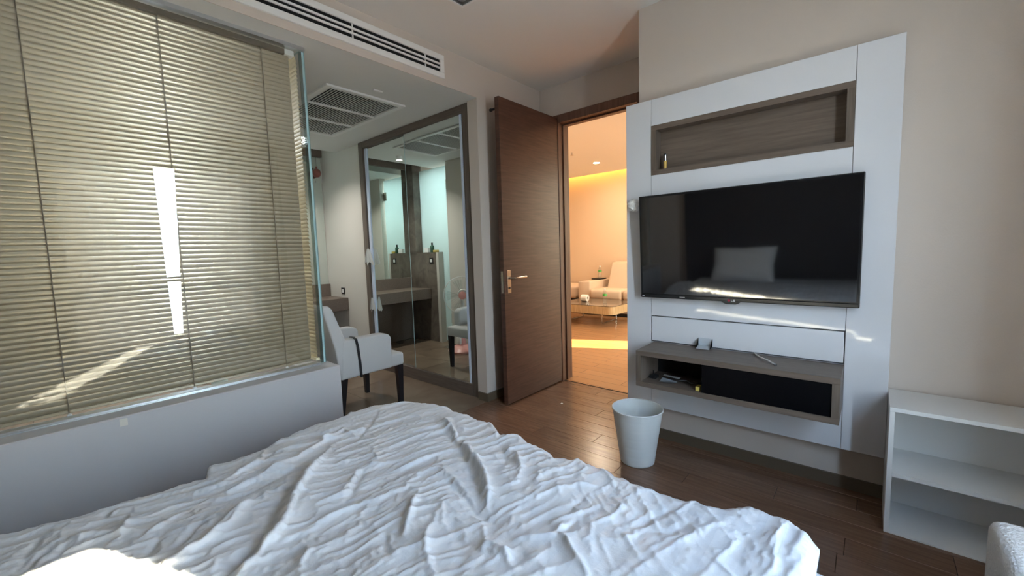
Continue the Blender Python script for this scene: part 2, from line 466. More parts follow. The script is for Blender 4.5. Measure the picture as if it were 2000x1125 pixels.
struct('wall_bathroom', B((0.96, 3.20, 0), (1.05, 3.95, SZ)), M_cream, 'pale bathroom wall beside the frosted glass door')
# window wall with opening
WX0, WX1, WZ0, WZ1 = 0.20, 1.75, 0.34, 2.14
bm = bmesh.new()
box(bm, (HX - 0.1, WY - 0.12, 0), (WX0, WY, CZ)); box(bm, (WX1, WY - 0.12, 0), (DX, WY, CZ))
box(bm, (WX0, WY - 0.12, 0), (WX1, WY, WZ0)); box(bm, (WX0, WY - 0.12, WZ1), (WX1, WY, CZ))
struct('wall_south', bm, M_wallpaper, 'beige window wall beside the bed')
# window
w1 = thing('window_1', 'dark framed bedroom window behind the curtains', 'window', (0.975, WY - 0.06, WZ0), kind='structure')
for a, b in (((WX0, WZ0), (WX0 + 0.05, WZ1)), ((WX1 - 0.05, WZ0), (WX1, WZ1)), ((WX0 + 0.05, WZ0), (WX1 - 0.05, WZ0 + 0.04)), ((WX0 + 0.05, WZ1 - 0.04), (WX1 - 0.05, WZ1)), ((WX0 + 0.05, 0.935), (WX1 - 0.05, 0.985))):
    part('window_frame', B((a[0], WY - 0.09, a[1]), (b[0], WY - 0.04, b[1])), M_frame_dark, w1)
part('pane', B((WX0 + 0.05, WY - 0.068, WZ0 + 0.04), (WX1 - 0.05, WY - 0.062, 0.935)), M_pane, w1)
part('pane', B((WX0 + 0.05, WY - 0.068, 0.985), (WX1 - 0.05, WY - 0.062, WZ1 - 0.04)), M_pane, w1)


def curtain(name, label, e0, e1, side, y, zt=2.452, mat=M_curtain):
    """pleated curtain; e0/e1 give the x of the slanted inner edge at bottom and top, side is the x of the outer edge"""
    bm = bmesh.new(); n, m = 150, 14; G = []
    for j in range(m + 1):
        t = j / m; z = 0.03 + (zt - 0.03) * t
        xe = e0 + (e1 - e0) * t; rowv = []
        for i in range(n + 1):
            s = i / n; x = xe + (side - xe) * s
            L = abs(side - xe) * s
            yy = y + 0.026 * math.sin(L * 62) * min(1, L * 14) + 0.006 * math.sin(L * 23 + 2 * t)
            rowv.append(bm.verts.new((x, yy, z)))
        G.append(rowv)
    for j in range(m):
        for i in range(n):
            bm.faces.new((G[j][i], G[j][i + 1], G[j + 1][i + 1], G[j + 1][i]))
    return single(name, bm, mat, label, 'curtain', smooth=60)


# slanted gap: 0.885-0.957 at z .34, 0.854-1.02 at z 2.136
def lin(xa, xb, z):
    return xa + (xb - xa) * (z - 0.34) / (2.136 - 0.34)


curtain('curtain', 'dark taupe curtain on the head side of the bright window gap', lin(0.885, 0.854, 0.03), lin(0.885, 0.854, 2.46), -0.25, WY + 0.07)
curtain('curtain', 'dark taupe curtain on the television side of the bright window gap', lin(0.957, 1.02, 0.03), lin(0.957, 1.02, 2.46), 2.02, WY + 0.07)
single('curtain_rail', B((-0.35, WY + 0.03, 2.455), (2.15, WY + 0.11, 2.488)), M_white, 'white curtain rail under the ceiling at the window', 'curtain rail')

# low wall (L shaped) under the glass
bm = bmesh.new()
prism(bm, [(HX, PY), (1.057, PY), (1.057, 3.20), (0.90, 3.20), (0.90, 2.39), (HX, 2.39)], 'z', 0, 0.55, 0.004, 1)
struct('wall_partition', bm, M_lowwall, 'low grey-white wall carrying the glass partition with blinds')
single('adhesive_tape', B((0.166, PY - 0.0012, 0.512), (0.189, PY, 0.541)), M_tape, 'small scrap of beige tape near the top of the low wall', 'tape')

# baseboards
struct('baseboard_east', B((TX - 0.012, -0.80, 0), (TX, 1.065, 0.057)), M_base, 'thin taupe baseboard under the television panel', 'baseboard')
bm = bmesh.new(); box(bm, (2.180, PY - 0.012, 0), (2.192, 2.278, 0.062)); box(bm, (2.192, PY - 0.012, 0), (DX, PY, 0.062))
struct('baseboard_north', bm, M_base, 'taupe baseboard round the pier beside the wardrobe', 'baseboard')

# living room shell
struct('wall_living_near', B((DX + 0.12, 2.12, 0), (3.22, 5.4, 2.6)), M_white, 'white end of the living room wall beside the doorway')
struct('baseboard_living', B((3.085, 2.105, 0), (3.236, 2.12, 0.10)), M_white, 'white baseboard end just beyond the doorway', 'baseboard')
struct('wall_living_far', B((7.0, 0.3, 0), (7.1, 5.4, 2.75)), M_peach, 'peach far wall of the living room lit by the cove')
struct('wall_living_left', B((DX + 0.12, 5.3, 0), (7.1, 5.4, 2.75)), M_peach, 'peach side wall of the living room')
bm = bmesh.new()
LX0, LX1 = 5.02, 5.56
box(bm, (DX + 0.12, 0.30, 0), (LX0, 0.42, 2.75)); box(bm, (LX1, 0.30, 0), (7.1, 0.42, 2.75)); box(bm, (LX0, 0.30, 2.25), (LX1, 0.42, 2.75)); box(bm, (LX0, 0.30, 0), (LX1, 0.42, 0.05))
struct('wall_living_window', bm, M_peach, 'living room window wall, out of sight to the right')
struct('wall_living_door_side', B((DX, 0.30, 0), (DX + 0.12, 1.053, 2.75)), M_wallpaper, 'living room side of the bedroom wall')
struct('ceiling_living_room', B((DX + 0.12, 0.30, CZ), (6.86, 5.4, CZ + 0.06)), M_lrceil, 'cream living room ceiling with a lit cove along the far wall', 'ceiling')
struct('ceiling_cove', B((6.3, 0.30, 2.75), (7.1, 5.4, 2.80)), M_ceil, 'upper ceiling closing the light cove', 'ceiling')
struct('wall_cove', B((6.2, 0.30, CZ + 0.06), (6.3, 5.4, 2.75)), M_ceil, 'hidden back of the light cove')
single('cove_light', B((6.70, 0.45, CZ + 0.065), (6.76, 5.2, CZ + 0.09)), M_cove, 'amber light strip hidden in the living room ceiling cove', 'light strip')
w2 = thing('window_2', 'tall narrow living room window letting in a stripe of sun', 'window', (5.21, 0.36, 0.05), kind='structure')
part('pane', B((LX0, 0.355, 0.05), (LX1, 0.361, 2.25)), M_tinted, w2)
for a, b in (((LX0, 0.05), (LX0 + 0.02, 2.25)), ((LX1 - 0.02, 0.05), (LX1, 2.25))):
    part('window_frame', B((a[0], 0.33, a[1]), (b[0], 0.39, b[1])), M_frame_dark, w2)

# ------------------------------------------------------------------ door and its frame
tr = thing('trim_2', 'dark brown wooden door frame around the bright doorway', 'door frame', (DX, 1.64, 0), kind='structure')
part('jamb', B((DX - 0.018, 1.995, 0), (DX + 0.135, 2.05, 2.247), 0.002, 1), M_jamb, tr)
part('jamb', B((DX - 0.018, 1.255, 0), (DX + 0.135, 1.31, 2.247), 0.002, 1), M_jamb, tr)
part('head', B((DX - 0.018, 1.31, 2.182), (DX + 0.135, 1.995, 2.247), 0.002, 1), M_jamb, tr)
part('stop', B((DX + 0.045, 1.985, 0), (DX + 0.075, 1.997, 2.182)), M_jamb, tr)
part('stop', B((DX + 0.045, 1.31, 2.170), (DX + 0.075, 1.985, 2.184)), M_jamb, tr)
d1 = thing('door_1', 'red-brown wooden door standing open against the pier', 'door', (DX - 0.02, 2.0, 0), kind='structure')
part('leaf', B((2.217, 2.000, 0.008), (2.930, 2.040, 2.222), 0.0015, 1), M_doorwood, d1)
hp = part('lock_plate', B((2.247, 1.9945, 0.838), (2.285, 2.0005, 1.005), 0.001, 1), M_chrome, d1, label='satin metal lock plate')
bm = bmesh.new(); tube(bm, [(2.266, 1.996, 0.948), (2.266, 1.955, 0.948), (2.272, 1.948, 0.948), (2.33, 1.946, 0.948), (2.405, 1.946, 0.950)], 0.0085, 10)
part('lever', bm, M_chrome, hp, 40)
part('keyhole', lathe(bmesh.new(), [(0.0, -0.004), (0.008, -0.004), (0.008, 0.0)], (2.266, 1.9945, 0.875), 'y', 16), M_black, hp, 40)
hb = part('lock_plate', B((2.247, 2.0395, 0.838), (2.285, 2.0455, 1.005), 0.001, 1), M_chrome, d1)
bm = bmesh.new(); tube(bm, [(2.266, 2.045, 0.948), (2.266, 2.085, 0.948), (2.272, 2.092, 0.948), (2.33, 2.094, 0.948), (2.40, 2.094, 0.948)], 0.0085, 10)
part('lever', bm, M_chrome, hb, 40)
part('latch_plate', B((2.2155, 2.010, 0.84), (2.2175, 2.030, 1.00)), M_chrome, d1)
bm = bmesh.new(); tube(bm, [(2.235, 2.04, 2.15), (2.235, 2.085, 2.15)], 0.009, 12); tube(bm, [(2.235, 2.085, 2.15), (2.235, 2.098, 2.15)], 0.012, 12)
part('coat_peg', bm, M_black, d1, 40)

# ------------------------------------------------------------------ television panel
PX = 2.31
YL, YR, ZT, ZB = 1.098, -0.073, 1.952, 0.212
NY0, NY1 = 0.075, 0.950
pn = thing('media_unit', 'white lacquered wall panel with recessed wood niche and floating shelf', 'wall panel', (PX, 0.51, ZB))
g = 0.0008
part('side_board', B((PX, NY1 + g, ZB), (TX, YL, ZT), 0.0012, 1), M_panel, pn)
part('side_board', B((PX, YR, ZB), (TX, NY0 - g, ZT), 0.0012, 1), M_panel, pn)
part('upper_board', B((PX, NY0 + g, 1.811), (TX, NY1 - g, ZT), 0.0012, 1), M_panel, pn)
part('middle_board', B((PX, NY0 + g, 0.752), (TX, NY1 - g, 1.542), 0.0012, 1), M_panel, pn)
part('lower_board', B((PX, NY0 + g, ZB), (TX, NY1 - g, 0.600), 0.0012, 1), M_panel, pn)
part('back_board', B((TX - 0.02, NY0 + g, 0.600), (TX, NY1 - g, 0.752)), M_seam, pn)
part('drawer_front', B((PX - 0.003, NY0 + 0.003, 0.607), (PX + 0.018, NY1 - 0.005, 0.747), 0.0015, 1), M_panel, pn)
nz0, nz1, ft = 1.542, 1.811, 0.027
ni = part('niche', B((TX - 0.006, NY0 + ft, nz0 + ft), (TX - 0.001, NY1 - ft, nz1 - ft)), M_walnut, pn, label='grey walnut niche')
for a, b in (((NY0, nz1 - ft), (NY1, nz1)), ((NY0, nz0), (NY1, nz0 + ft))):
    part('niche_board', B((PX - 0.002, a[0], a[1]), (TX - 0.001, b[0], b[1])), M_walnut, ni)
for y0, y1 in ((NY0, NY0 + ft), (NY1 - ft, NY1)):
    part('niche_board', B((PX - 0.002, y0, nz0 + ft), (TX - 0.001, y1, nz1 - ft)), M_walnut_v, ni)
SX, sy0, sy1, sz0, sz1, st = 2.058, 0.075, 0.931, 0.408, 0.600, 0.026
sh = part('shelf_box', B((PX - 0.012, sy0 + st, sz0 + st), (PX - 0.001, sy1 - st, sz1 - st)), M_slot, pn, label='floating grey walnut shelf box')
for z0, z1 in ((sz0, sz0 + st), (sz1 - st, sz1)):
    part('shelf_board', B((SX, sy0, z0), (PX - 0.001, sy1, z1), 0.001, 1), M_walnut, sh)
for y0, y1 in ((sy0, sy0 + st), (sy1 - st, sy1)):
    part('shelf_end', B((SX, y0, sz0 + st), (PX - 0.001, y1, sz1 - st)), M_walnut_v, sh)

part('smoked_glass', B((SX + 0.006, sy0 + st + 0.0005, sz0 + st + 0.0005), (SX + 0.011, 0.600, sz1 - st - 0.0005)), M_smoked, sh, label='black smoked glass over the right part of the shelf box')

# television, tipped slightly forward
tv = thing('television', 'large black flat-screen television mounted on the white panel', 'television', (PX - 0.055, 0.508, 0.861))
y0, y1, z0, z1 = 0.030, 0.990, 0.861, 1.424
xf = 2.262
part('casing', B((xf, y0, z0), (xf + 0.042, y1, z1), 0.004, 2), M_bezel, tv)
part('screen', B((xf - 0.0006, y0 + 0.012, z0 + 0.024), (xf + 0.004, y1 - 0.012, z1 - 0.012)), M_screen, tv)
part('bottom_strip', B((xf - 0.004, y0 + 0.001, z0 - 0.001), (xf + 0.01, y1 - 0.001, z0 + 0.020), 0.004, 2), M_bezel, tv)
bm = bmesh.new(); prism(bm, [(0.57, z0 + 0.004), (0.56, z0 - 0.006), (0.545, z0 - 0.013), (0.50, z0 - 0.013), (0.485, z0 - 0.006), (0.475, z0 + 0.004)], 'x', xf - 0.006, xf + 0.006, 0.001, 1)
lg = part('badge', bm, M_bezel, tv, label='badge below the screen with small logo')
bm = lathe(bmesh.new(), [(0.0, -0.0006), (0.0062, -0.0006), (0.0062, 0.0)], (xf - 0.0062, 0.531, z0 + 0.006), 'x', 20); part('logo_disc', bm, M_red, lg)
bm = bmesh.new()
for (ya, za, yb, zb) in ((0.521, 0.001, 0.519, 0.011), (0.521, 0.001, 0.514, 0.003), (0.511, 0.001, 0.509, 0.011), (0.511, 0.001, 0.503, 0.003), (0.511, 0.009, 0.503, 0.011), (0.505, 0.001, 0.503, 0.0065), (0.508, 0.005, 0.503, 0.0065)):
    box(bm, (xf - 0.0068, ya, z0 + za), (xf - 0.006, yb, z0 + zb))
part('logo_letters', bm, M_logo, lg)
bm = bmesh.new(); box(bm, (xf - 0.0046, 0.968, z0 + 0.008), (xf - 0.0040, 0.980, z0 + 0.0115)); part('small_print', bm, M_logo, tv)
bm = bmesh.new(); box(bm, (xf - 0.0046, 0.745, z0 + 0.0085), (xf - 0.0040, 0.772, z0 + 0.011)); part('small_print', bm, M_logo, tv)
part('wall_mount', B((xf + 0.040, 0.30, 1.05), (PX, 0.72, 1.25)), M_black, tv)
tv.rotation_euler = (0, math.radians(-2.9), 0)

# ------------------------------------------------------------------ glass partition with blinds
gp = thing('glass_partition', 'clear glass partition standing on the low wall in front of the blinds', 'partition', (1.0, 2.32, 0.55))
GY = 2.318


def glass_box(a, b, thin):
    bm = B(a, b)
    for f in bm.faces:
        f.material_index = 0 if abs(f.normal[thin]) > 0.9 else 1
    return bm


bm = B((HX, GY, 0.552), (1.040, GY + 0.010, SZ - 0.001)); bm.normal_update()
for f in bm.faces: f.material_index = 0 if abs(f.normal.y) > 0.9 else 1
part('front_pane', bm, [M_glass, M_glassedge], gp)
bm = B((1.030, GY + 0.010, 0.552), (1.040, 3.20, SZ - 0.001)); bm.normal_update()
for f in bm.faces: f.material_index = 0 if abs(f.normal.x) > 0.9 else 1
part('side_pane', bm, [M_glass, M_glassedge], gp)
M_seal = thin_glass('corner_glass_strip', (0.60, 0.70, 0.70), 0.10, 0.1)
part('corner_strip', B((1.018, GY + 0.0101, 0.552), (1.0299, GY + 0.022, SZ - 0.001)), M_seal, gp)
part('sill_track', B((HX, GY - 0.016, 0.5495), (1.0, GY + 0.026, 0.560), 0.002, 1), M_alu, gp)
part('sill_track', B((HX, GY - 0.030, 0.5495), (1.0, GY - 0.020, 0.5525)), M_alu, gp)
part('head_track', B((HX, GY - 0.010, SZ - 0.018), (1.04, GY + 0.022, SZ)), M_alu, gp)

vb = thing('venetian_blind', 'wide cream venetian blind with closed slats behind the glass', 'blind', (0.0, 2.365, 0.58))
pitch = 0.0213
SL0, SL1 = HX + 0.02, 0.976


def slat_bm(a, b, axis, c):
    """closed crowned slat 25 mm wide about its centre c, running along axis from a to b"""
    bm = bmesh.new(); n = 6; tilt = math.radians(72); ring = []
    for k in range(n + 1):
        s = (k / n - 0.5) * 0.025; crown = 0.0030 * (1 - (2 * k / n - 1) ** 2)
        w = s * math.cos(tilt) + crown * math.sin(tilt); h = s * math.sin(tilt) - crown * math.cos(tilt)
        ring.append((w, h))
    A, Bv = [], []
    for w, h in ring:
        if axis == 'x':
            A.append(bm.verts.new((a, c[1] - w, c[2] + h))); Bv.append(bm.verts.new((b, c[1] - w, c[2] + h)))
        else:
            A.append(bm.verts.new((c[0] - w, a, c[2] + h))); Bv.append(bm.verts.new((c[0] - w, b, c[2] + h)))
    for k in range(n):
        bm.faces.new((A[k], A[k + 1], Bv[k + 1], Bv[k]))
    return bm


nsl = 0
z = 0.592
first = None
while z < 2.195:
    if first is None:
        first = part('slat', slat_bm(SL0, SL1, 'x', (0, 2.365, 0.592)), M_slat, vb, 60)
    else:
        o = first.copy(); COL.objects.link(o); o.parent = vb; o.location = (0, 0, z - 0.592)
    z += pitch; nsl += 1
part('head_rail', B((SL0, 2.352, 2.205), (SL1, 2.378, 2.232), 0.002, 1), M_cord, vb)  # dark tone also paints in the shade band under the head track
part('bottom_rail', B((SL0, 2.356, 0.566), (SL1, 2.374, 0.580), 0.003, 1), M_slat, vb)
for xc in (-0.757, -0.358, 0.041, 0.440, 0.842):
    cd = part('ladder_cord', tube(bmesh.new(), [(xc, 2.350, 0.563), (xc, 2.350, 2.21)], 0.0018, 6), M_cord, vb)
    part('cord_button', lathe(bmesh.new(), [(0.0, -0.004), (0.006, -0.004), (0.008, 0.0), (0.006, 0.004), (0.0, 0.004)], (xc, 2.349, 0.560), 'y', 12), M_clip, cd, 40)
part('end_clip', B((0.955, 2.346, 2.203), (1.000, 2.384, 2.232), 0.002, 1), M_clip, vb)
vr = thing('venetian_blind', 'narrow cream blind returning along the side glass behind the armchair', 'blind', (0.995, 2.8, 0.58))
first = None; z = 0.592
while z < 2.195:
    if first is None:
        first = part('slat', slat_bm(2.338, 3.17, 'y', (1.004, 0, 0.592)), M_slat2, vr, 60)
    else:
        o = first.copy(); COL.objects.link(o); o.parent = vr; o.location = (0, 0, z - 0.592)
    z += pitch
part('head_rail', B((0.991, 2.385, 2.205), (1.017, 3.17, 2.232)), M_slat2, vr)
part('bottom_rail', B((0.994, 2.340, 0.566), (1.014, 3.17, 0.580)), M_slat2, vr)

# ------------------------------------------------------------------ vents and ceiling fittings
wv = thing('wall_vent', 'long white three-slot air vent in the face of the dropped ceiling', 'vent', (1.15, PY, 2.297))
vx0, vx1, vz0, vz1 = 0.30, 1.890, 2.292, 2.438
part('backing', B((vx0 + 0.02, PY - 0.006, vz0 + 0.01), (vx1 - 0.02, PY - 0.004, vz1 - 0.01)), M_slot, wv)
part('frame_bar', B((vx0, PY - 0.016, vz0), (vx1, PY, vz0 + 0.034), 0.002, 1), M_white, wv)
part('frame_bar', B((vx0, PY - 0.016, vz1 - 0.034), (vx1, PY, vz1), 0.002, 1), M_white, wv)
part('frame_end', B((vx1 - 0.034, PY - 0.016, vz0 + 0.034), (vx1, PY, vz1 - 0.034), 0.002, 1), M_white, wv)
part('frame_end', B((vx0, PY - 0.016, vz0 + 0.034), (vx0 + 0.034, PY, vz1 - 0.034), 0.002, 1), M_white, wv)
for k in range(2):
    zc = vz0 + 0.034 + 0.078 * (k + 1) / 3
    part('louvre', B((vx0 + 0.034, PY - 0.015, zc - 0.0055), (vx1 - 0.034, PY - 0.006, zc + 0.0055), 0.001, 1), M_white, wv)
for xc in (0.72, 1.25, 1.74):
    part('divider', B((xc - 0.004, PY - 0.011, vz0 + 0.034), (xc + 0.004, PY - 0.006, vz1 - 0.034)), M_white, wv)

gx0, gx1, gy0, gy1 = 1.324, 1.920, 2.667, 3.786
cv = thing('ceiling_vent', 'white return-air grille with fine slats in the dropped alcove ceiling', 'vent', (1.62, 3.22, SZ))
part('backing', B((gx0 + 0.03, gy0 + 0.03, SZ - 0.002), (gx1 - 0.03, gy1 - 0.03, SZ)), M_slot, cv)
for a, b in (((gx0, gy0), (gx1, gy0 + 0.038)), ((gx0, gy1 - 0.038), (gx1, gy1)), ((gx0, gy0 + 0.038), (gx0 + 0.038, gy1 - 0.038)), ((gx1 - 0.038, gy0 + 0.038), (gx1, gy1 - 0.038))):
    part('frame_bar', B((a[0], a[1], SZ - 0.014), (b[0], b[1], SZ), 0.002, 1), M_white, cv)
ys = [gy0 + 0.038, gy0 + 0.385, gy0 + 0.725, gy1 - 0.038]
for yc in ys[1:3]:
    part('divider', B((gx0 + 0.038, yc - 0.011, SZ - 0.013), (gx1 - 0.038, yc + 0.011, SZ - 0.001)), M_white, cv)
NS = 26
for pi_ in range(3):
    y0 = ys[pi_] + (0.011 if pi_ else 0); y1 = ys[pi_ + 1] - (0.011 if pi_ < 2 else 0)
    for k in range(NS):
        xc = gx0 + 0.038 + (gx1 - gx0 - 0.076) * (k + 0.5) / NS
        part('slat', B((xc - 0.0026, y0, SZ - 0.0075), (xc + 0.0026, y1, SZ - 0.0035)), M_white, cv)
single('ceiling_sensor', B((1.585, 2.545, SZ - 0.010), (1.655, 2.562, SZ), 0.002, 1), M_white, 'small white plate on the dropped ceiling beside the grille', 'sensor')
dl = thing('ceiling_downlight', 'square unlit silver downlight in the bedroom ceiling', 'downlight', (1.61, 1.69, CZ))
for a, b in (((1.55, 1.63), (1.67, 1.642)), ((1.55, 1.738), (1.67, 1.75)), ((1.55, 1.642), (1.562, 1.738)), ((1.658, 1.642), (1.67, 1.738))):
    part('frame_bar', B((a[0], a[1], CZ - 0.008), (b[0], b[1], CZ)), M_white, dl)
part('reflector', B((1.562, 1.642, CZ - 0.003), (1.658, 1.738, CZ)), M_downoff, dl)
part('lamp', lathe(bmesh.new(), [(0.0, -0.007), (0.022, -0.007), (0.028, 0.0)], (1.61, 1.69, CZ - 0.001), 'z', 20), M_steel, dl, 40)

# ------------------------------------------------------------------ mirrored wardrobe
WXF = 2.215
wd = thing('mirrored_wardrobe', 'built-in wardrobe with mirrored sliding doors in a grey walnut frame', 'wardrobe', (2.3, 3.08, 0))
fy0, fy1, fz = 2.292, 3.878, 2.249
fw = 0.075
part('frame_post', B((WXF - 0.012, fy0, 0), (2.30, fy0 + fw, fz), 0.002, 1), M_walnut_v, wd)
part('frame_post', B((WXF - 0.012, fy1 - fw, 0), (2.30, fy1, fz), 0.002, 1), M_walnut_v, wd)
part('frame_head', B((WXF - 0.012, fy0 + fw, fz - 0.062), (2.30, fy1 - fw, fz), 0.002, 1), M_walnut, wd)
part('plinth', B((WXF - 0.012, fy0 + fw, 0), (2.30, fy1 - fw, 0.10), 0.002, 1), M_walnut, wd)
part('carcass', B((2.29, fy0 + 0.002, 0.02), (2.79, fy1 - 0.002, fz - 0.002)), M_walnut, wd)
m1 = part('mirror_door', B((2.229, 3.10, 0.103), (2.236, fy1 - fw - 0.004, fz - 0.066)), M_mirror, wd, label='tall mirror pane')
m2 = part('mirror_door', B((2.212, fy0 + fw + 0.030, 0.103), (2.219, 3.12, fz - 0.066)), M_mirror, wd, label='tall mirror pane, the nearer of the two')
part('stile', B((2.220, fy1 - fw - 0.044, 0.101), (2.240, fy1 - fw - 0.002, fz - 0.066), 0.002, 1), M_whitealu, m1)
part('stile', B((2.204, fy0 + fw + 0.008, 0.101), (2.224, fy0 + fw + 0.032, fz - 0.066), 0.002, 1), M_whitealu, m2)
part('mirror_edge', B((2.211, 3.119, 0.103), (2.220, 3.123, fz - 0.066)), M_glassedge, m2)


def cloth_scrap(name, label, yc, zc, w, h):
    bm = bmesh.new(); n, m = 14, 10; G = []
    for j in range(m + 1):
        t = j / m; r_ = []
        for i in range(n + 1):
            s = i / n - 0.5
            ww = w * (0.18 + 0.82 * t ** 0.7)
            r_.append(bm.verts.new((2.190 - 0.009 * math.cos(s * 9) * t - 0.004 * math.sin(s * 31), yc + s * ww, zc - t * h * (1 + 0.12 * math.sin(s * 13)))))
        G.append(r_)
    for j in range(m):
        for i in range(n):
            bm.faces.new((G[j][i], G[j][i + 1], G[j + 1][i + 1], G[j + 1][i]))
    bmesh.ops.solidify(bm, geom=bm.faces[:], thickness=0.002)
    return single(name, bm, M_paper, label, 'cloth', smooth=60)


cloth_scrap('hanging_cloth', 'upper white cloth hanging on the wardrobe door stile', 3.785, 1.21, 0.17, 0.15)
cloth_scrap('hanging_cloth', 'lower small white cloth hanging on the wardrobe door stile', 3.765, 0.72, 0.11, 0.13)

# ------------------------------------------------------------------ vanity, bathroom glass, ornament
vc = thing('vanity_counter', 'dark walnut vanity counter against the far alcove wall', 'counter', (1.64, 4.5, 0.556))
part('counter_top', B((1.075, 4.30, 0.556), (2.219, FY - 0.022, 0.690), 0.003, 1), M_walnut, vc)
part('leak_cover', B((1.075, FY - 0.014, 0.0), (2.219, FY - 0.002, 0.556)), M_walnut, vc)  # added panel, blocks a bright light leak under the counter
part('backsplash', B((1.075, FY - 0.022, 0.556), (2.219, FY - 0.001, 0.830)), M_walnut, vc)
vm = thing('vanity_mirror', 'frameless mirror over the vanity with a walnut strip above it', 'mirror', (1.64, FY, 0.83))
part('glass', B((1.10, FY - 0.010, 0.832), (2.205, FY - 0.001, 2.245)), M_mirror, vm)
part('header', B((1.10, FY - 0.03, 2.247), (2.219, FY, 2.40)), M_walnut, vm)
ho = thing('hanging_ornament', 'dark red pomegranate ornament hanging in front of the vanity mirror', 'ornament', (2.135, 4.685, 2.03))
part('body', lathe(bmesh.new(), [(0.0, -0.05), (0.026, -0.044), (0.041, -0.022), (0.045, 0.0), (0.040, 0.022), (0.026, 0.038), (0.010, 0.046), (0.008, 0.055), (0.015, 0.068), (0.0, 0.060)], (2.135, 4.66, 2.065), 'z', 20), M_ornament, ho, 50)
part('thread', tube(bmesh.new(), [(2.135, 4.66, 2.12), (2.135, 4.662, 2.26)], 0.0015, 5), M_cord, ho)
part('charm', B((2.108, 4.655, 1.955), (2.122, 4.665, 1.975), 0.002, 1), M_steel, ho)
part('tassel', tube(bmesh.new(), [(2.135, 4.66, 2.02), (2.115, 4.66, 1.965)], 0.001, 5), M_cord, ho)
ou = thing('wall_outlet', 'black framed outlet with white insert above the vanity counter', 'outlet', (2.218, 4.40, 0.735))
part('plate', B((2.212, 4.365, 0.725), (2.220, 4.438, 0.797), 0.002, 1), M_black, ou)
part('insert', B((2.209, 4.382, 0.742), (2.213, 4.420, 0.780)), M_white, ou)

struct('wall_stone', B((1.0, 4.17, 0), (1.073, FY, 1.155)), M_stone, 'brown stone half wall at the end of the vanity')
struct('wall_stone_pilaster', B((0.955, 4.56, 1.155), (1.09, FY, CZ)), M_stone, 'narrow brown stone pilaster above the half wall')
struct('trim_3', B((0.995, 4.125, 0), (1.078, 4.17, 1.155)), M_cream, 'pale edge strip on the end of the stone half wall', 'trim')
fd = thing('frosted_glass_door', 'frosted aqua glass door of the bathroom behind the stone half wall', 'glass door', (0.985, 4.25, 0))
part('pane', B((0.975, 3.96, 0.01), (0.985, 4.56, SZ - 0.03)), M_frost, fd)
part('hinge', B((0.965, 3.925, 1.93), (0.995, 4.02, 2.05), 0.002, 1), M_chrome, fd)
part('hinge', B((0.965, 3.925, 0.25), (0.995, 4.02, 0.37), 0.002, 1), M_chrome, fd)
sw = thing('wall_switch', 'grey framed switch on the stone half wall', 'switch', (1.073, 4.27, 1.02))
part('plate', B((1.073, 4.232, 1.012), (1.080, 4.306, 1.086), 0.002, 1), M_black, sw)
part('rocker', B((1.079, 4.250, 1.030), (1.083, 4.288, 1.068)), M_white, sw)
single('tissue_box', B((1.012, 4.35, 1.155), (1.06, 4.44, 1.215), 0.003, 1), M_paper, 'small white box on the ledge of the stone half wall', 'box')
bo = thing('shampoo_bottle', 'dark green bottle standing on the ledge of the stone half wall', 'bottle', (1.037, 4.29, 1.155))
part('body', lathe(bmesh.new(), [(0.0, 0), (0.024, 0), (0.026, 0.01), (0.026, 0.075), (0.012, 0.095), (0.0, 0.096)], (1.037, 4.29, 1.155), 'z', 18), base_mat('dark_green_plastic', (0.03, 0.09, 0.06), 0.3), bo, 50)
part('cap', lathe(bmesh.new(), [(0.012, 0.095), (0.012, 0.125), (0.0, 0.126)], (1.037, 4.29, 1.155), 'z', 14), M_black, bo, 50)
single('sponge', B((1.01, 4.185, 1.155), (1.065, 4.245, 1.185), 0.006, 2), M_yellow, 'yellow sponge on the end of the stone ledge', 'sponge', smooth=50)
bl = thing('bathroom_fill_light', 'added square cool white fill lamp, unseen inside the glass bathroom', 'ceiling light', (0.5, 4.1, SZ))
part('housing', B((0.28, 3.88, SZ - 0.03), (0.72, 4.32, SZ)), M_white, bl)
part('diffuser', B((0.30, 3.90, SZ - 0.034), (0.70, 4.30, SZ - 0.030)), M_bathfill, bl)

ax, ay = 1.63, 4.10
ad = thing('alcove_downlight', 'small round surface downlight under the dropped alcove ceiling', 'downlight', (ax, ay, SZ - 0.03))
part('can', lathe(bmesh.new(), [(0.0, 0.0), (0.038, 0.0), (0.038, -0.042), (0.034, -0.042), (0.034, -0.004), (0.0, -0.004)], (ax, ay, SZ), 'z', 24), M_white, ad, 40)
part('lamp', lathe(bmesh.new(), [(0.0, -0.006), (0.030, -0.006), (0.031, -0.004)], (ax, ay, SZ), 'z', 24), M_alcovelamp, ad, 40)
l = bpy.data.lights.new('alcove_fill_beam', 'AREA'); l.shape = 'DISK'; l.size = 0.058; l.energy = 11.0; l.color = (1.0, 0.96, 0.90)  # added beam: lights the alcove from a fixture not known to be lit
o = bpy.data.objects.new('alcove_fill_beam', l); COL.objects.link(o); o.location = (ax, ay, SZ - 0.010)

def turn(bm, c, deg):
    bmesh.ops.rotate(bm, verts=bm.verts[:], cent=c, matrix=Matrix.Rotation(math.radians(deg), 3, 'Z'))
    return bm


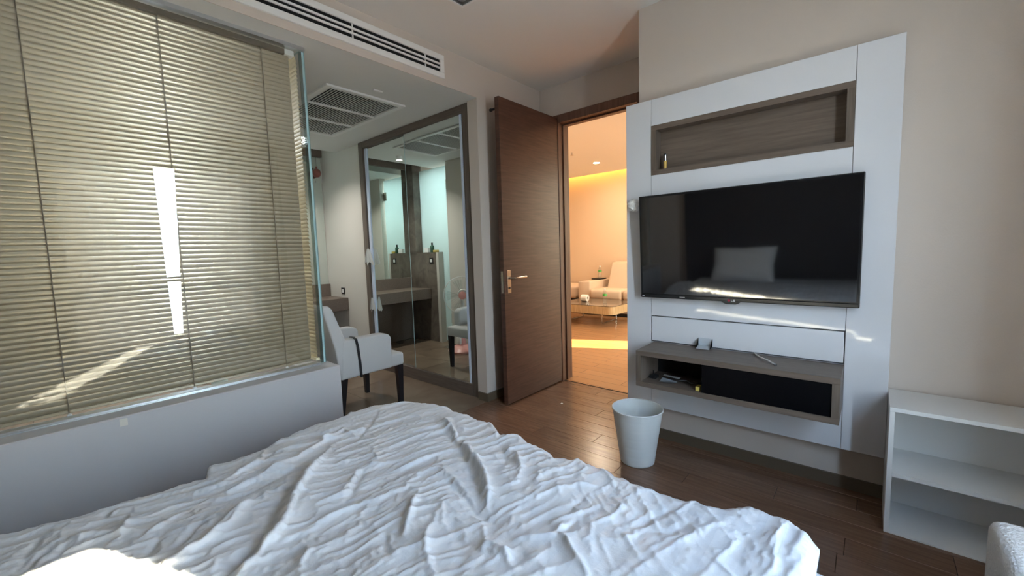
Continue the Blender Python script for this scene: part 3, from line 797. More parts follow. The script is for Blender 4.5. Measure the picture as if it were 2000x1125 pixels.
# fan in the alcove (seen in the mirror)
FX, FYc = 1.24, 3.56
fn = thing('desk_fan', 'pink and clear pedestal fan on the alcove floor, seen in the mirror', 'fan', (FX, FYc, 0))
part('base', lathe(bmesh.new(), [(0.0, 0), (0.16, 0), (0.165, 0.02), (0.13, 0.05), (0.05, 0.085), (0.035, 0.17), (0.0, 0.17)], (FX, FYc, 0), 'z', 28), M_pink, fn, 50)
part('pole', tube(bmesh.new(), [(FX, FYc, 0.10), (FX, FYc - 0.01, 0.30), (FX, FYc - 0.035, 0.64)], 0.016, 12), M_fanwhite, fn, 50)
hz = 0.665
HP = (FX, FYc - 0.04, hz)
part('motor', turn(lathe(bmesh.new(), [(0.0, -0.10), (0.045, -0.09), (0.06, -0.03), (0.055, 0.03), (0.0, 0.03)], (FX, FYc - 0.04, hz), 'x', 20), HP, -46), M_fanwhite, fn, 50)
gu = part('guard_rim', turn(tube(bmesh.new(), [(FX + 0.07, FYc - 0.04 + 0.21 * math.cos(a), hz + 0.21 * math.sin(a)) for a in [2 * math.pi * k / 40 for k in range(41)]], 0.006, 6), HP, -46), M_fanwhite, fn, 50)
for k in range(36):
    a = 2 * math.pi * k / 36
    cy, cz = FYc - 0.04, hz
    part('guard_wire', turn(tube(bmesh.new(), [(FX + 0.115, cy + 0.045 * math.cos(a), cz + 0.045 * math.sin(a)), (FX + 0.105, cy + 0.15 * math.cos(a), cz + 0.15 * math.sin(a)), (FX + 0.07, cy + 0.21 * math.cos(a), cz + 0.21 * math.sin(a))], 0.0012, 4), HP, -46), M_fanwhite, gu)
part('hub', turn(lathe(bmesh.new(), [(0.0, 0.012), (0.03, 0.010), (0.045, 0.0), (0.045, -0.01)], (FX + 0.115, FYc - 0.04, hz), 'x', 24), HP, -46), M_pink, fn, 50)
for k in range(5):
    bm = bmesh.new(); a0 = 2 * math.pi * k / 5; cy, cz = FYc - 0.04, hz; V = []
    for rr in (0.03, 0.09, 0.14, 0.18):
        for da, dx in ((-0.34, -0.012), (0.0, 0.0), (0.34, 0.016)):
            a = a0 + da * (0.6 + rr * 2.2)
            V.append(bm.verts.new((FX + 0.06 + dx, cy + rr * math.cos(a), cz + rr * math.sin(a))))
    for i in range(3):
        for j in range(2):
            bm.faces.new((V[i * 3 + j], V[i * 3 + j + 1], V[i * 3 + j + 4], V[i * 3 + j + 3]))
    part('blade', turn(bm, HP, -46), M_fanclear, fn, 60)
part('control_panel', B((FX + 0.035, FYc - 0.03, 0.09), (FX + 0.065, FYc + 0.03, 0.17), 0.005, 2), M_fanwhite, fn, 50)

# ------------------------------------------------------------------ armchair in the alcove
CY0, CY1 = 2.64, 3.195
ch = thing('armchair', 'off-white upholstered armchair with black legs facing the mirrored wardrobe', 'armchair', (1.5, 2.9, 0))
part('seat', B((1.275, CY0 + 0.006, 0.316), (1.775, CY1 - 0.006, 0.412), 0.018, 3), M_chair, ch, 60)
armp = [(1.275, 0.318), (1.672, 0.318), (1.672, 0.540), (1.655, 0.566), (1.615, 0.580), (1.30, 0.584)]
for y0 in (CY0, CY1 - 0.085):
    part('arm', prism(bmesh.new(), armp, 'y', y0, y0 + 0.085, 0.014, 3), M_chair, ch, 60)
bkp = [(1.275, 0.316), (1.40, 0.316), (1.375, 0.45), (1.325, 0.588), (1.250, 0.800), (1.225, 0.826), (1.190, 0.826), (1.180, 0.805), (1.200, 0.735), (1.252, 0.53)]
part('backrest', prism(bmesh.new(), bkp, 'y', CY0 + 0.003, CY1 - 0.003, 0.012, 3), M_chair, ch, 60)


def leg(x0, x1, xb0, xb1, y0, y1, yb0, yb1, zt):
    bm = bmesh.new()
    t = [bm.verts.new((x, y, zt)) for x, y in ((x0, y0), (x1, y0), (x1, y1), (x0, y1))]
    b = [bm.verts.new((x, y, 0)) for x, y in ((xb0, yb0), (xb1, yb0), (xb1, yb1), (xb0, yb1))]
    bm.faces.new(t); bm.faces.new(b[::-1])
    for i in range(4):
        bm.faces.new((b[i], b[(i + 1) % 4], t[(i + 1) % 4], t[i]))
    return bm


for y0, yb in ((CY0 + 0.01, CY0 + 0.018), (CY1 - 0.055, CY1 - 0.047)):
    part('leg', leg(1.718, 1.765, 1.728, 1.757, y0, y0 + 0.045, yb, yb + 0.03, 0.32), M_darkleg, ch)
    part('leg', leg(1.285, 1.328, 1.262, 1.282, y0, y0 + 0.045, yb, yb + 0.028, 0.32), M_darkleg, ch)
bm = bmesh.new()
path = [(1.385, CY0 + 0.06, 0.589), (1.388, CY0 + 0.02, 0.590), (1.394, CY0 - 0.004, 0.578), (1.402, CY0 - 0.006, 0.53), (1.408, CY0 - 0.006, 0.46), (1.413, CY0 - 0.007, 0.40), (1.416, CY0 - 0.006, 0.31)]
for i in range(len(path) - 1):
    p, q = path[i], path[i + 1]; w0, w1 = 0.0075, 0.0085
    v = [bm.verts.new(c) for c in ((p[0] - w0, p[1], p[2]), (p[0] + w0, p[1], p[2]), (q[0] + w1, q[1], q[2]), (q[0] - w1, q[1], q[2]))]
    bm.faces.new(v)
bmesh.ops.remove_doubles(bm, verts=bm.verts[:], dist=0.002); bmesh.ops.solidify(bm, geom=bm.faces[:], thickness=0.003)
single('strap', bm, M_strap, 'black strap draped over the near arm of the armchair', 'strap', smooth=50)

# ------------------------------------------------------------------ bed, duvet, pillow
bd = thing('bed', 'wide bed with white sheet and tall dark headboard under the rumpled duvet', 'bed', (0.0, 0.70, 0))
part('base', B((HX + 0.09, -0.22, 0.0), (1.08, 1.62, 0.18), 0.01, 2), M_headboard, bd)
part('mattress', B((HX + 0.09, -0.26, 0.18), (1.125, 1.66, 0.405), 0.045, 4), M_sheet, bd, 60)
part('headboard', B((HX + 0.004, -0.66, 0.0), (HX + 0.09, 1.82, 2.40), 0.02, 2), M_headboard, bd, 60)


def value_noise(nx, ny, seed):
    r = np.random.default_rng(seed); g = r.random((64, 64)).astype(np.float32)
    def f(x, y):
        xi = np.floor(x).astype(int); yi = np.floor(y).astype(int); u = x - xi; v = y - yi
        u = u * u * u * (u * (u * 6 - 15) + 10); v = v * v * v * (v * (v * 6 - 15) + 10)
        a = g[xi % 64, yi % 64]; b = g[(xi + 1) % 64, yi % 64]; c = g[xi % 64, (yi + 1) % 64]; d = g[(xi + 1) % 64, (yi + 1) % 64]
        return (a * (1 - u) + b * u) * (1 - v) + (c * (1 - u) + d * u) * v
    return f


FO = [value_noise(0, 0, s) for s in range(20)]


def fbm(x, y, k, o=4):
    s = 0; a = 0.5; t = 0
    for i in range(o):
        s = s + a * FO[(k + i) % 20](x * 2 ** i + 3.1 * i, y * 2 ** i + 7.7 * i); t += a; a *= 0.5
    return s / t


def ridged(x, y, k, o=3):
    s = 0; a = 0.6; t = 0
    for i in range(o):
        n = FO[(k + i) % 20](x * 2 ** i + 5.3 * i, y * 2 ** i + 1.9 * i)
        s = s + a * (1 - np.abs(2 * n - 1)) ** 2; t += a; a *= 0.5
    return s / t


def px_path(pts, z=0.465):
    return np.array([onz(p[0], p[1], z) for p in pts])


def zB(p): return [(400 + x / 3.082, 760 + y / 3.082) for x, y in p]
def zC(p): return [(850 + x / 3.082, 760 + y / 3.082) for x, y in p]
def zA(p): return [(x / 4.0, 900 + y / 4.0) for x, y in p]
def zD(p): return [(1250 + x / 4.0, 900 + y / 4.0) for x, y in p]


# main creases read from the photograph: (path, height in m, half width in m)
FOLDS = [
    (zB([(770, 250), (735, 330), (660, 440), (580, 560), (520, 680), (470, 800), (400, 880), (300, 980), (150, 1090)]), 0.040, 0.035),
    (zB([(750, 290), (690, 380), (590, 455), (490, 570), (420, 680), (365, 800), (300, 890), (150, 1000), (30, 1110)]), -0.030, 0.020),
    (zB([(0, 640), (200, 560), (400, 470), (560, 385), (720, 275), (840, 205), (905, 245)]), 0.022, 0.016),
    (zB([(0, 690), (250, 575), (480, 470), (660, 370)]), -0.018, 0.022),
    (zB([(360, 330), (340, 400), (230, 470), (60, 560)]), 0.016, 0.012),
    (zB([(1045, 90), (990, 175), (890, 280)]), -0.016, 0.012),
    (zB([(960, 430), (915, 520), (840, 650)]), -0.018, 0.013),
    (zB([(930, 430), (870, 540), (800, 640)]), 0.010, 0.02),
    (zB([(420, 880), (600, 800), (820, 700), (1000, 610), (1200, 540)]), 0.012, 0.016),
    (zB([(640, 690), (900, 560), (1180, 440)]), 0.010, 0.014),
    (zB([(480, 1060), (640, 930), (850, 830), (970, 700)]), 0.014, 0.02),
    (zB([(1270, 590), (1230, 720), (1180, 870)]), 0.022, 0.02),
    (zB([(1230, 620), (1180, 760), (1160, 870)]), -0.016, 0.014),
    (zB([(1430, 640), (1360, 760), (1300, 980)]), 0.012, 0.020),
    (zB([(1090, 760), (1070, 900), (1100, 1000)]), -0.012, 0.012),
    (zB([(0, 900), (150, 740), (300, 650)]), 0.016, 0.02),
    (zC([(10, 120), (90, 200), (180, 330), (290, 470), (315, 590), (285, 680)]), 0.034, 0.024),
    (zC([(0, 190), (120, 290), (200, 420), (260, 560), (262, 670)]), -0.026, 0.022),
    (zC([(100, 130), (140, 270), (190, 340)]), -0.020, 0.014),
    (zC([(0, 480), (90, 540), (180, 600), (250, 690), (370, 740), (400, 800)]), -0.020, 0.018),
    (zC([(0, 430), (100, 500), (200, 580)]), 0.014, 0.016),
    (zC([(380, 190), (375, 290), (420, 380), (400, 430)]), -0.020, 0.018),
    (zC([(320, 180), (360, 210), (390, 330)]), 0.016, 0.014),
    (zC([(260, 865), (350, 905), (480, 1010), (560, 1120)]), 0.026, 0.026),
    (zC([(430, 950), (480, 1000), (540, 1080)]), -0.016, 0.024),
    (zC([(430, 862), (540, 850), (700, 835), (760, 780), (860, 720)]), 0.018, 0.012),
    (zC([(735, 800), (800, 900), (860, 990), (930, 1080)]), 0.020, 0.014),
    (zC([(700, 830), (780, 790), (860, 720)]), -0.016, 0.010),
    (zC([(560, 610), (720, 570), (860, 530), (1000, 540)]), 0.010, 0.014),
    (zC([(600, 740), (780, 690), (930, 570)]), -0.010, 0.010),
    (zC([(660, 760), (850, 700), (1000, 640)]), 0.010, 0.010),
    (zC([(1080, 600), (1120, 660), (1060, 720), (860, 800)]), 0.012, 0.012),
    (zC([(1480, 640), (1330, 700), (1190, 790)]), -0.012, 0.012),
    (zC([(100, 720), (130, 840), (250, 910)]), -0.008, 0.024),
    (zC([(480, 340), (520, 440), (450, 560)]), 0.014, 0.018),
    (zA([(1500, 260), (1250, 350), (1010, 440), (870, 600)]), 0.016, 0.014),
    (zA([(1470, 340), (1300, 430), (1100, 560)]), 0.012, 0.014),
    (zA([(1330, 460), (1200, 590), (1100, 690)]), -0.018, 0.014),
    (zA([(1620, 370), (1450, 540), (1290, 660)]), -0.018, 0.014),
    (zA([(1740, 370), (1640, 490), (1560, 620)]), -0.016, 0.012),
    (zA([(1960, 250), (1800, 470), (1500, 650), (1200, 800)]), 0.026, 0.022),
    (zA([(1990, 580), (1800, 740), (1640, 890)]), -0.03, 0.022),
    (zA([(510, 580), (440, 660), (380, 710)]), -0.016, 0.014),
    (zA([(320, 520), (200, 660), (100, 800)]), -0.014, 0.012),
    (zA([(420, 590), (250, 700), (60, 880)]), -0.016, 0.012),
    (zA([(1000, 480), (700, 520), (500, 560)]), 0.012, 0.016),
    (zA([(810, 350), (800, 400)]), -0.016, 0.012),
    (zD([(740, 380), (800, 500), (770, 700), (760, 900)]), -0.012, 0.05),
    (zD([(1130, 400), (1080, 560), (1040, 760), (1020, 900)]), 0.012, 0.02),
    (zD([(20, 470), (250, 490), (420, 400)]), -0.010, 0.014),
]


SLACK, BEND, ITERS, GRAV = 0.10, 0.06, 70, 0.00009


def build_duvet():
    zt = 0.452
    foot = np.array([onz(*p, 0.447) for p in [(785, 775), (860, 783), (940, 810), (966, 822), (974, 838), (1020, 845), (1060, 866), (1090, 884), (1140, 888), (1180, 905), (1240, 930), (1300, 948), (1380, 970), (1420, 976), (1470, 975), (1520, 990), (1560, 1012), (1605, 1048)]])
    left = np.array([onz(*p, 0.447) for p in [(785, 775), (720, 785), (640, 812), (580, 830), (520, 862), (480, 880), (405, 903), (398, 922), (340, 940), (240, 968), (190, 985), (150, 1000), (100, 1010), (0, 1032)]])
    fo = foot[np.argsort(foot[:, 1])]; lo = left[np.argsort(left[:, 0])]
    y_in = 0.068
    X0 = -0.50
    hang = 0.20; r = 0.060
    d = 0.0062
    ns = int((1.26 + hang - X0) / d); nt_ = int((1.80 + hang - y_in) / d)
    S = np.linspace(X0, 1.26 + hang, ns); T = np.linspace(y_in, 1.80 + hang, nt_)
    s, t = np.meshgrid(S, T, indexing='ij')
    # plain lie of the cloth: flat on top, rolling over the left and foot edges
    xe = np.interp(np.minimum(t, 1.70), fo[:, 1], fo[:, 0])
    ye = np.interp(np.minimum(s, 1.10), lo[:, 0], lo[:, 1])
    # round the far corner
    def roll(a, e):
        q = a - (e - r)
        out = np.where(q > 0, e - r + r * np.sin(np.clip(q / r, 0, math.pi / 2)), a)
        drop = np.where(q > 0, r * (1 - np.cos(np.clip(q / r, 0, math.pi / 2))), 0) + np.maximum(q - r * math.pi / 2, 0)
        return out, drop, np.maximum(q, 0)
    x, dx, qx = roll(s, xe); y, dy, qy = roll(t, ye)
    # corner: pull both inwards
    cq = np.clip((s - (xe - 0.16)) / 0.16, 0, 1.6) * np.clip((t - (ye - 0.16)) / 0.16, 0, 1.6)
    x = x - 0.035 * np.clip(cq, 0, 1); y = y - 0.035 * np.clip(cq, 0, 1)
    drop = np.sqrt(dx ** 2 + dy ** 2)
    # folds
    h = np.zeros_like(x)
    for path, A, w in FOLDS:
        P = px_path(path)
        best = np.full(x.shape, 9.0); tt = np.zeros_like(x); n = len(P) - 1
        lo_ = P.min(0) - 4 * w; hi_ = P.max(0) + 4 * w
        msk = (x > lo_[0]) & (x < hi_[0]) & (y > lo_[1]) & (y < hi_[1])
        if not msk.any():
            continue
        xm, ym = x[msk] + 0.012 * (fbm(x[msk] * 14, y[msk] * 14, 5, 2) - 0.5), y[msk] + 0.012 * (fbm(x[msk] * 14, y[msk] * 14, 9, 2) - 0.5)
        bb = np.full(xm.shape, 9.0); bt = np.zeros(xm.shape)
        for i in range(n):
            a = P[i]; v = P[i + 1] - a; L2 = v @ v + 1e-9
            k = np.clip(((xm - a[0]) * v[0] + (ym - a[1]) * v[1]) / L2, 0, 1)
            dd = np.hypot(xm - a[0] - k * v[0], ym - a[1] - k * v[1])
            u = dd < bb; bb = np.where(u, dd, bb); bt = np.where(u, (i + k) / n, bt)
        taper = np.clip(np.minimum(bt, 1 - bt) * 3.6 + 0.04, 0, 1)
        h[msk] += A * taper * np.exp(-(bb / w) ** 1.35 * 1.05)
    soft = fbm(x * 4, y * 4, 8, 3) - 0.5
    calm = np.exp(-(qx / 0.12) ** 2) * np.exp(-(qy / 0.12) ** 2)
    h = h * 0.8 + 0.024 * soft
    # seed of the small wrinkles
    wx = x + 0.10 * (fbm(x * 3, y * 3, 1, 3) - 0.5); wy = y + 0.10 * (fbm(x * 3 + 9, y * 3, 4, 3) - 0.5)
    ang = math.radians(14); cx = wx * math.cos(ang) - wy * math.sin(ang); cy = wx * math.sin(ang) + wy * math.cos(ang)
    a2 = math.radians(-48); ex = wx * math.cos(a2) - wy * math.sin(a2); ey = wx * math.sin(a2) + wy * math.cos(a2)
    nearw = np.clip((1.25 - y) * 1.4, 0, 1)
    w1 = ridged(cx * 3.6, cy * 15, 2, 2) - 0.5; w2 = ridged(ex * 5, ey * 14, 6, 2) - 0.5
    w3 = ridged(cx * 8 + 3, cy * 30, 10, 2) - 0.5; w4 = ridged(ex * 11, ey * 27, 14, 2) - 0.5
    quiet = np.clip((y - 0.02) / 0.55, 0.18, 1) * np.clip((1.45 - x) / 0.5 + 0.35, 0, 1)
    seed = 0.017 * w1 * (1 - 0.5 * nearw) + 0.014 * w2 * nearw * quiet + 0.0075 * w3 * (1 - 0.6 * nearw) + 0.006 * w4 * nearw * (0.3 + 0.7 * quiet)
    z = zt + (h + seed) * (0.3 + 0.7 * calm) - drop
    z = np.maximum(z, 0.10)
    dr = np.clip((y - y_in) / 0.045, 0, 1)
    z = np.where(s < xe, 0.407 + (np.maximum(z, 0.415) - 0.407) * np.sqrt(np.clip(1 - (1 - dr) ** 2, 0, 1)), z)
    de = np.clip((s - X0) / 0.05, 0, 1)
    z = 0.407 + (z - 0.407) * np.where(s < X0 + 0.05, np.sqrt(np.clip(1 - (1 - de) ** 2, 0, 1)), 1)
    # let the cloth settle: keeps its length, so the slack gathers into creases
    P = np.stack([x, y, z], -1).astype(np.float32)
    free = (np.clip(1 - drop / 0.10, 0, 1) * np.clip((y - y_in - 0.01) / 0.05, 0, 1) * np.clip((s - X0) / 0.06, 0, 1)).astype(np.float32)
    free[0] = free[-1] = 0; free[:, 0] = 0; free[:, -1] = 0
    floor = (zt - 0.008 + 0.024 * soft + 0.62 * (h - 0.024 * soft) + 0.60 * seed - drop).astype(np.float32)
    floor = np.minimum(floor, P[..., 2])
    slack = 1.0 + SLACK * (1 - 0.55 * nearw * (1 - 0.4 * quiet)).astype(np.float32) * (0.5 + 1.0 * fbm(x * 2.5 + 7, y * 2.5, 12, 2)).astype(np.float32)

    def cons(di, dj, gain, stiff):
        A = (slice(0, ns - di), slice(max(0, -dj), nt_ - max(0, dj))); Bs = (slice(di, ns), slice(max(0, dj), nt_ + min(0, dj)))
        L = np.linalg.norm(P[Bs] - P[A], axis=-1)
        w = free[A] + free[Bs]; w = np.where(w > 0, 1 / np.maximum(w, 1e-6), 0)
        return (A, Bs, L * (1 + gain * (slack[A] - 1)), free[A] * w * stiff, free[Bs] * w * stiff)
    C = [cons(1, 0, 1, 0.45), cons(0, 1, 1, 0.45), cons(1, 1, 1, 0.3), cons(1, -1, 1, 0.3), cons(3, 0, 0.55, BEND), cons(0, 3, 0.55, BEND), cons(6, 0, 0.25, BEND * 0.5), cons(0, 6, 0.25, BEND * 0.5)]
    Q = P.copy()
    for it in range(ITERS):
        vel = (P - Q) * 0.80; Q = P.copy()
        vel[..., 2] -= GRAV
        P = P + vel * free[..., None]
        for A, Bs, L, wa, wb in C:
            D = P[Bs] - P[A]; n = np.sqrt((D * D).sum(-1)) + 1e-9
            k = ((n - L) / n)[..., None] * D
            P[A] += k * wa[..., None]; P[Bs] -= k * wb[..., None]
        lowm = P[..., 2] < floor
        P[..., 2] = np.where(lowm, floor, P[..., 2])
        P[..., :2] = np.where(lowm[..., None], Q[..., :2] + 0.5 * (P[..., :2] - Q[..., :2]), P[..., :2])
    x, y, z = P[..., 0], P[..., 1], P[..., 2]
    V = np.stack([x, y, z], -1).reshape(-1, 3)
    idx = np.arange(ns * nt_).reshape(ns, nt_)
    F = np.stack([idx[:-1, :-1], idx[1:, :-1], idx[1:, 1:], idx[:-1, 1:]], -1).reshape(-1, 4)
    org = np.array([0.3, 0.85, 0.40])
    me = bpy.data.meshes.new('duvet')
    me.vertices.add(len(V)); me.vertices.foreach_set('co', (V - org).astype(np.float32).ravel())
    me.loops.add(F.size); me.loops.foreach_set('vertex_index', F.astype(np.int32).ravel())
    me.polygons.add(len(F)); me.polygons.foreach_set('loop_start', np.arange(0, F.size, 4, dtype=np.int32))
    me.update(calc_edges=True)
    uv = me.uv_layers.new(name='UVMap')
    st_ = np.stack([s, t], -1).reshape(-1, 2)[F.ravel()]
    uv.data.foreach_set('uv', st_.astype(np.float32).ravel())
    me.polygons.foreach_set('use_smooth', np.ones(len(F), bool))
    me.materials.append(M_duvet)
    o = bpy.data.objects.new('duvet', me); COL.objects.link(o); o.location = org
    m = o.modifiers.new('smooth', 'SUBSURF'); m.levels = 1; m.render_levels = 1
    tag(o, 'rumpled white striped duvet spread over the bed', 'duvet')


build_duvet()


def pillow(cx, cy, label, rot):
    bm = bmesh.new(); n = 26; V = {}
    for sgn in (1, -1):
        for i in range(n + 1):
            for j in range(n + 1):
                u, v = i / n * 2 - 1, j / n * 2 - 1
                k = max(0, (1 - u ** 4)) ** 0.5 * max(0, (1 - v ** 4)) ** 0.5
                pin = 1 - 0.07 * (abs(u) ** 2 * (1 - abs(v)) + abs(v) ** 2 * (1 - abs(u)))
                V[sgn, i, j] = bm.verts.new((u * 0.22 * pin, v * 0.33 * pin, sgn * (0.075 * k + 0.004) + 0.006 * math.sin(9 * u + 4 * v) * k))
        for i in range(n):
            for j in range(n):
                q = [V[sgn, i, j], V[sgn, i + 1, j], V[sgn, i + 1, j + 1], V[sgn, i, j + 1]]
                bm.faces.new(q if sgn > 0 else q[::-1])
    bmesh.ops.remove_doubles(bm, verts=bm.verts[:], dist=0.009)
    me = to_mesh('pillow', bm, M_pillow, None, 80)
    o = bpy.data.objects.new('pillow', me); COL.objects.link(o); o.location = (cx, cy, 0.585); o.rotation_euler = (0, math.radians(rot), 0)
    tag(o, label, 'pillow')


pillow(-0.86, 1.13, 'white pillow leaning on the dark headboard at the bed head', 62)

# ------------------------------------------------------------------ waste bin
BX, BY = 2.04, 0.916
wb = thing('waste_bin', 'white round plastic waste bin on the floor before the television panel', 'waste bin', (BX, BY, 0))
prof = [(0.0, 0.006), (0.080, 0.006), (0.083, 0.0), (0.088, 0.004)]
H0 = 0.288
for k in range(1, 40):
    t = k / 39; r = 0.088 + 0.040 * t; gro = 0.0012 if any(abs(t - q) < 0.013 for q in (0.18, 0.36, 0.54, 0.72, 0.88)) else 0
    prof.append((r - gro, 0.004 + (H0 - 0.004) * t))
prof += [(0.1325, H0), (0.133, H0 + 0.006), (0.1295, H0 + 0.009), (0.1255, H0 + 0.006)]
prof += [(0.086, 0.012), (0.0, 0.010)]
part('body', lathe(bmesh.new(), prof, (BX, BY, 0), 'z', 56), M_bin, wb, 45)

# ------------------------------------------------------------------ low white shelf unit
su = thing('shelf_unit', 'low open white shelf unit against the beige wall beside the television panel', 'shelf', (2.24, -0.43, 0))
ux0, ux1, uy0, uy1, uh, ut = 2.102, 2.372, -0.775, -0.074, 0.506, 0.016
part('top_board', B((ux0, uy0, uh - ut), (ux1, uy1, uh), 0.001, 1), M_shelfwhite, su)
part('side_board', B((ux0, uy1 - ut, 0), (ux1, uy1, uh - ut), 0.001, 1), M_shelfwhite, su)
part('side_board', B((ux0, uy0, 0), (ux1, uy0 + ut, uh - ut), 0.001, 1), M_shelfwhite, su)
part('shelf_board', B((ux0 + 0.001, uy0 + ut, 0.232), (ux1 - 0.004, uy1 - ut, 0.232 + ut)), M_shelfwhite, su)
part('bottom_board', B((ux0 + 0.001, uy0 + ut, 0.0), (ux1 - 0.004, uy1 - ut, 0.006)), M_shelfwhite, su)
part('back_board', B((ux1 - 0.004, uy0 + ut, 0.0), (ux1, uy1 - ut, uh - ut)), M_shelfwhite, su)

# white upholstered stool at the lower right
stl = thing('stool', 'white boucle stool at the lower right corner in front of the shelf unit', 'stool', (1.35, -0.46, 0))
part('seat', B((1.14, -0.69, 0.10), (1.560, -0.250, 0.432), 0.028, 4), M_boucle, stl, 60)
for x in (1.19, 1.47):
    for y in (-0.64, -0.33):
        part('foot', lathe(bmesh.new(), [(0.0, 0), (0.014, 0), (0.02, 0.11), (0.0, 0.11)], (x, y, 0), 'z', 12), M_darkleg, stl)

# ------------------------------------------------------------------ small things on the panel and shelf
pb = thing('spray_bottle', 'small amber perfume bottle with silver cap in the walnut niche', 'bottle', (2.345, 0.90, nz0 + ft))
zb = nz0 + ft
part('body', lathe(bmesh.new(), [(0.0, 0), (0.0085, 0), (0.009, 0.004), (0.009, 0.048), (0.0, 0.049)], (2.345, 0.885, zb), 'z', 18), M_amber, pb, 50)
part('cap', lathe(bmesh.new(), [(0.0, 0.049), (0.009, 0.049), (0.009, 0.080), (0.0, 0.080)], (2.345, 0.885, zb), 'z', 18), M_steel, pb, 50)
part('nozzle', lathe(bmesh.new(), [(0.007, 0.080), (0.0065, 0.087), (0.0, 0.087)], (2.345, 0.885, zb), 'z', 14), M_black, pb, 50)


def crumple(name, c, sx_, sy_, sz_, mat, label, cat, seed, n=14):
    bm = bmesh.new(); r = np.random.default_rng(seed)
    bmesh.ops.create_icosphere(bm, subdivisions=3, radius=1.0)
    for v in bm.verts:
        k = 0.78 + 0.4 * r.random()
        v.co = Vector((c[0] + v.co.x * sx_ * k, c[1] + v.co.y * sy_ * k, c[2] + v.co.z * sz_ * k))
    return single(name, bm, mat, label, cat, smooth=None)


crumple('crumpled_tissue', (2.286, 1.040, 1.385), 0.022, 0.040, 0.034, M_paper, 'crumpled white tissue tucked behind the left edge of the television', 'tissue', 5)
M_film = base_mat('clear_tape_film', (0.50, 0.53, 0.57), 0.25)
bm = bmesh.new(); prism(bm, [(PX - 0.0042, 0.652), (PX - 0.0036, 0.652), (PX - 0.0036, 0.612), (PX - 0.055, 0.6032), (PX - 0.055, 0.6026), (PX - 0.0042, 0.6114)], 'y', 0.618, 0.688)
single('tape_strip', bm, M_film, 'clear tape strip from the drawer front down onto the walnut shelf', 'tape')
bm = bmesh.new(); tube(bm, [(PX - 0.008, 0.42, 0.6055), (PX - 0.05, 0.405, 0.6065), (PX - 0.10, 0.378, 0.609), (PX - 0.14, 0.348, 0.612), (PX - 0.165, 0.322, 0.6075), (PX - 0.178, 0.312, 0.6055)], 0.0035, 8)
cb = single('antenna_cable', bm, M_cable, 'short white antenna cable lying on top of the walnut shelf', 'cable', smooth=50)
part('plug', tube(bmesh.new(), [(PX - 0.178, 0.312, 0.6055), (PX - 0.190, 0.303, 0.6055)], 0.005, 10), M_steel, cb)
zs = sz0 + st


def sachet(x0, x1, y0, y1, z, mat, label, ph):
    bm = bmesh.new(); n = 8; G = []
    for i in range(n + 1):
        G.append([bm.verts.new((x0 + (x1 - x0) * i / n + 0.006 * j / n, y0 + (y1 - y0) * j / n, z + 0.005 * (1 + math.sin(ph + 3.3 * i / n + 2.1 * j / n)))) for j in range(n + 1)])
    for i in range(n):
        for j in range(n):
            bm.faces.new((G[i][j], G[i + 1][j], G[i + 1][j + 1], G[i][j + 1]))
    bmesh.ops.solidify(bm, geom=bm.faces[:], thickness=0.002)
    single('paper_sachet', bm, mat, label, 'sachet', smooth=60)


sachet(2.150, 2.205, 0.735, 0.835, zs + 0.012, M_paper, 'white paper sachet lying in the shelf box', 0.4)
sachet(2.095, 2.150, 0.745, 0.825, zs + 0.003, base_mat('clear_packet', (0.45, 0.48, 0.50), 0.3), 'flat clear packet just in front of the white sachet', 2.0)
ad = thing('black_adapter', 'small black plug adapter at the left end inside the shelf box', 'adapter', (2.16, 0.875, zs))
part('body', B((2.14, 0.855, zs), (2.185, 0.892, zs + 0.016), 0.003, 1), M_black, ad)
part('pin', tube(bmesh.new(), [(2.175, 0.88, zs + 0.014), (2.182, 0.884, zs + 0.034)], 0.004, 8), M_black, ad)
bm = bmesh.new()
r9 = np.random.default_rng(3); pts = [(2.12 + 0.07 * r9.random(), 0.60 + 0.16 * r9.random(), zs + 0.004 + 0.02 * r9.random()) for _ in range(14)]
tube(bm, pts, 0.0035, 6)
single('tangled_cable', bm, M_black, 'tangled black cable in the middle of the shelf box', 'cable', smooth=60)
single('yellow_plug', B((2.075, 0.612, zs), (2.115, 0.632, zs + 0.022), 0.002, 1), M_yellow, 'small yellow packet beside the tangled cable in the shelf box', 'packet')
single('paper_scrap', B((2.482, 1.703, 0.0), (2.497, 1.715, 0.002)), M_paper, 'tiny white scrap on the floor by the open door', 'scrap')

# ------------------------------------------------------------------ living room furniture
ct = thing('coffee_table', 'low light oak coffee table with dark glass top in the living room', 'coffee table', (5.62, 3.12, 0))
tx0, tx1, ty0, ty1 = 5.28, 6.02, 2.72, 3.68


def rounded(x0, y0, x1, y1, r, n=6):
    P = []
    for cx, cy, a0 in ((x1 - r, y1 - r, 0), (x0 + r, y1 - r, 90), (x0 + r, y0 + r, 180), (x1 - r, y0 + r, 270)):
        for k in range(n + 1):
            a = math.radians(a0 + 90 * k / n); P.append((cx + r * math.cos(a), cy + r * math.sin(a)))
    return P


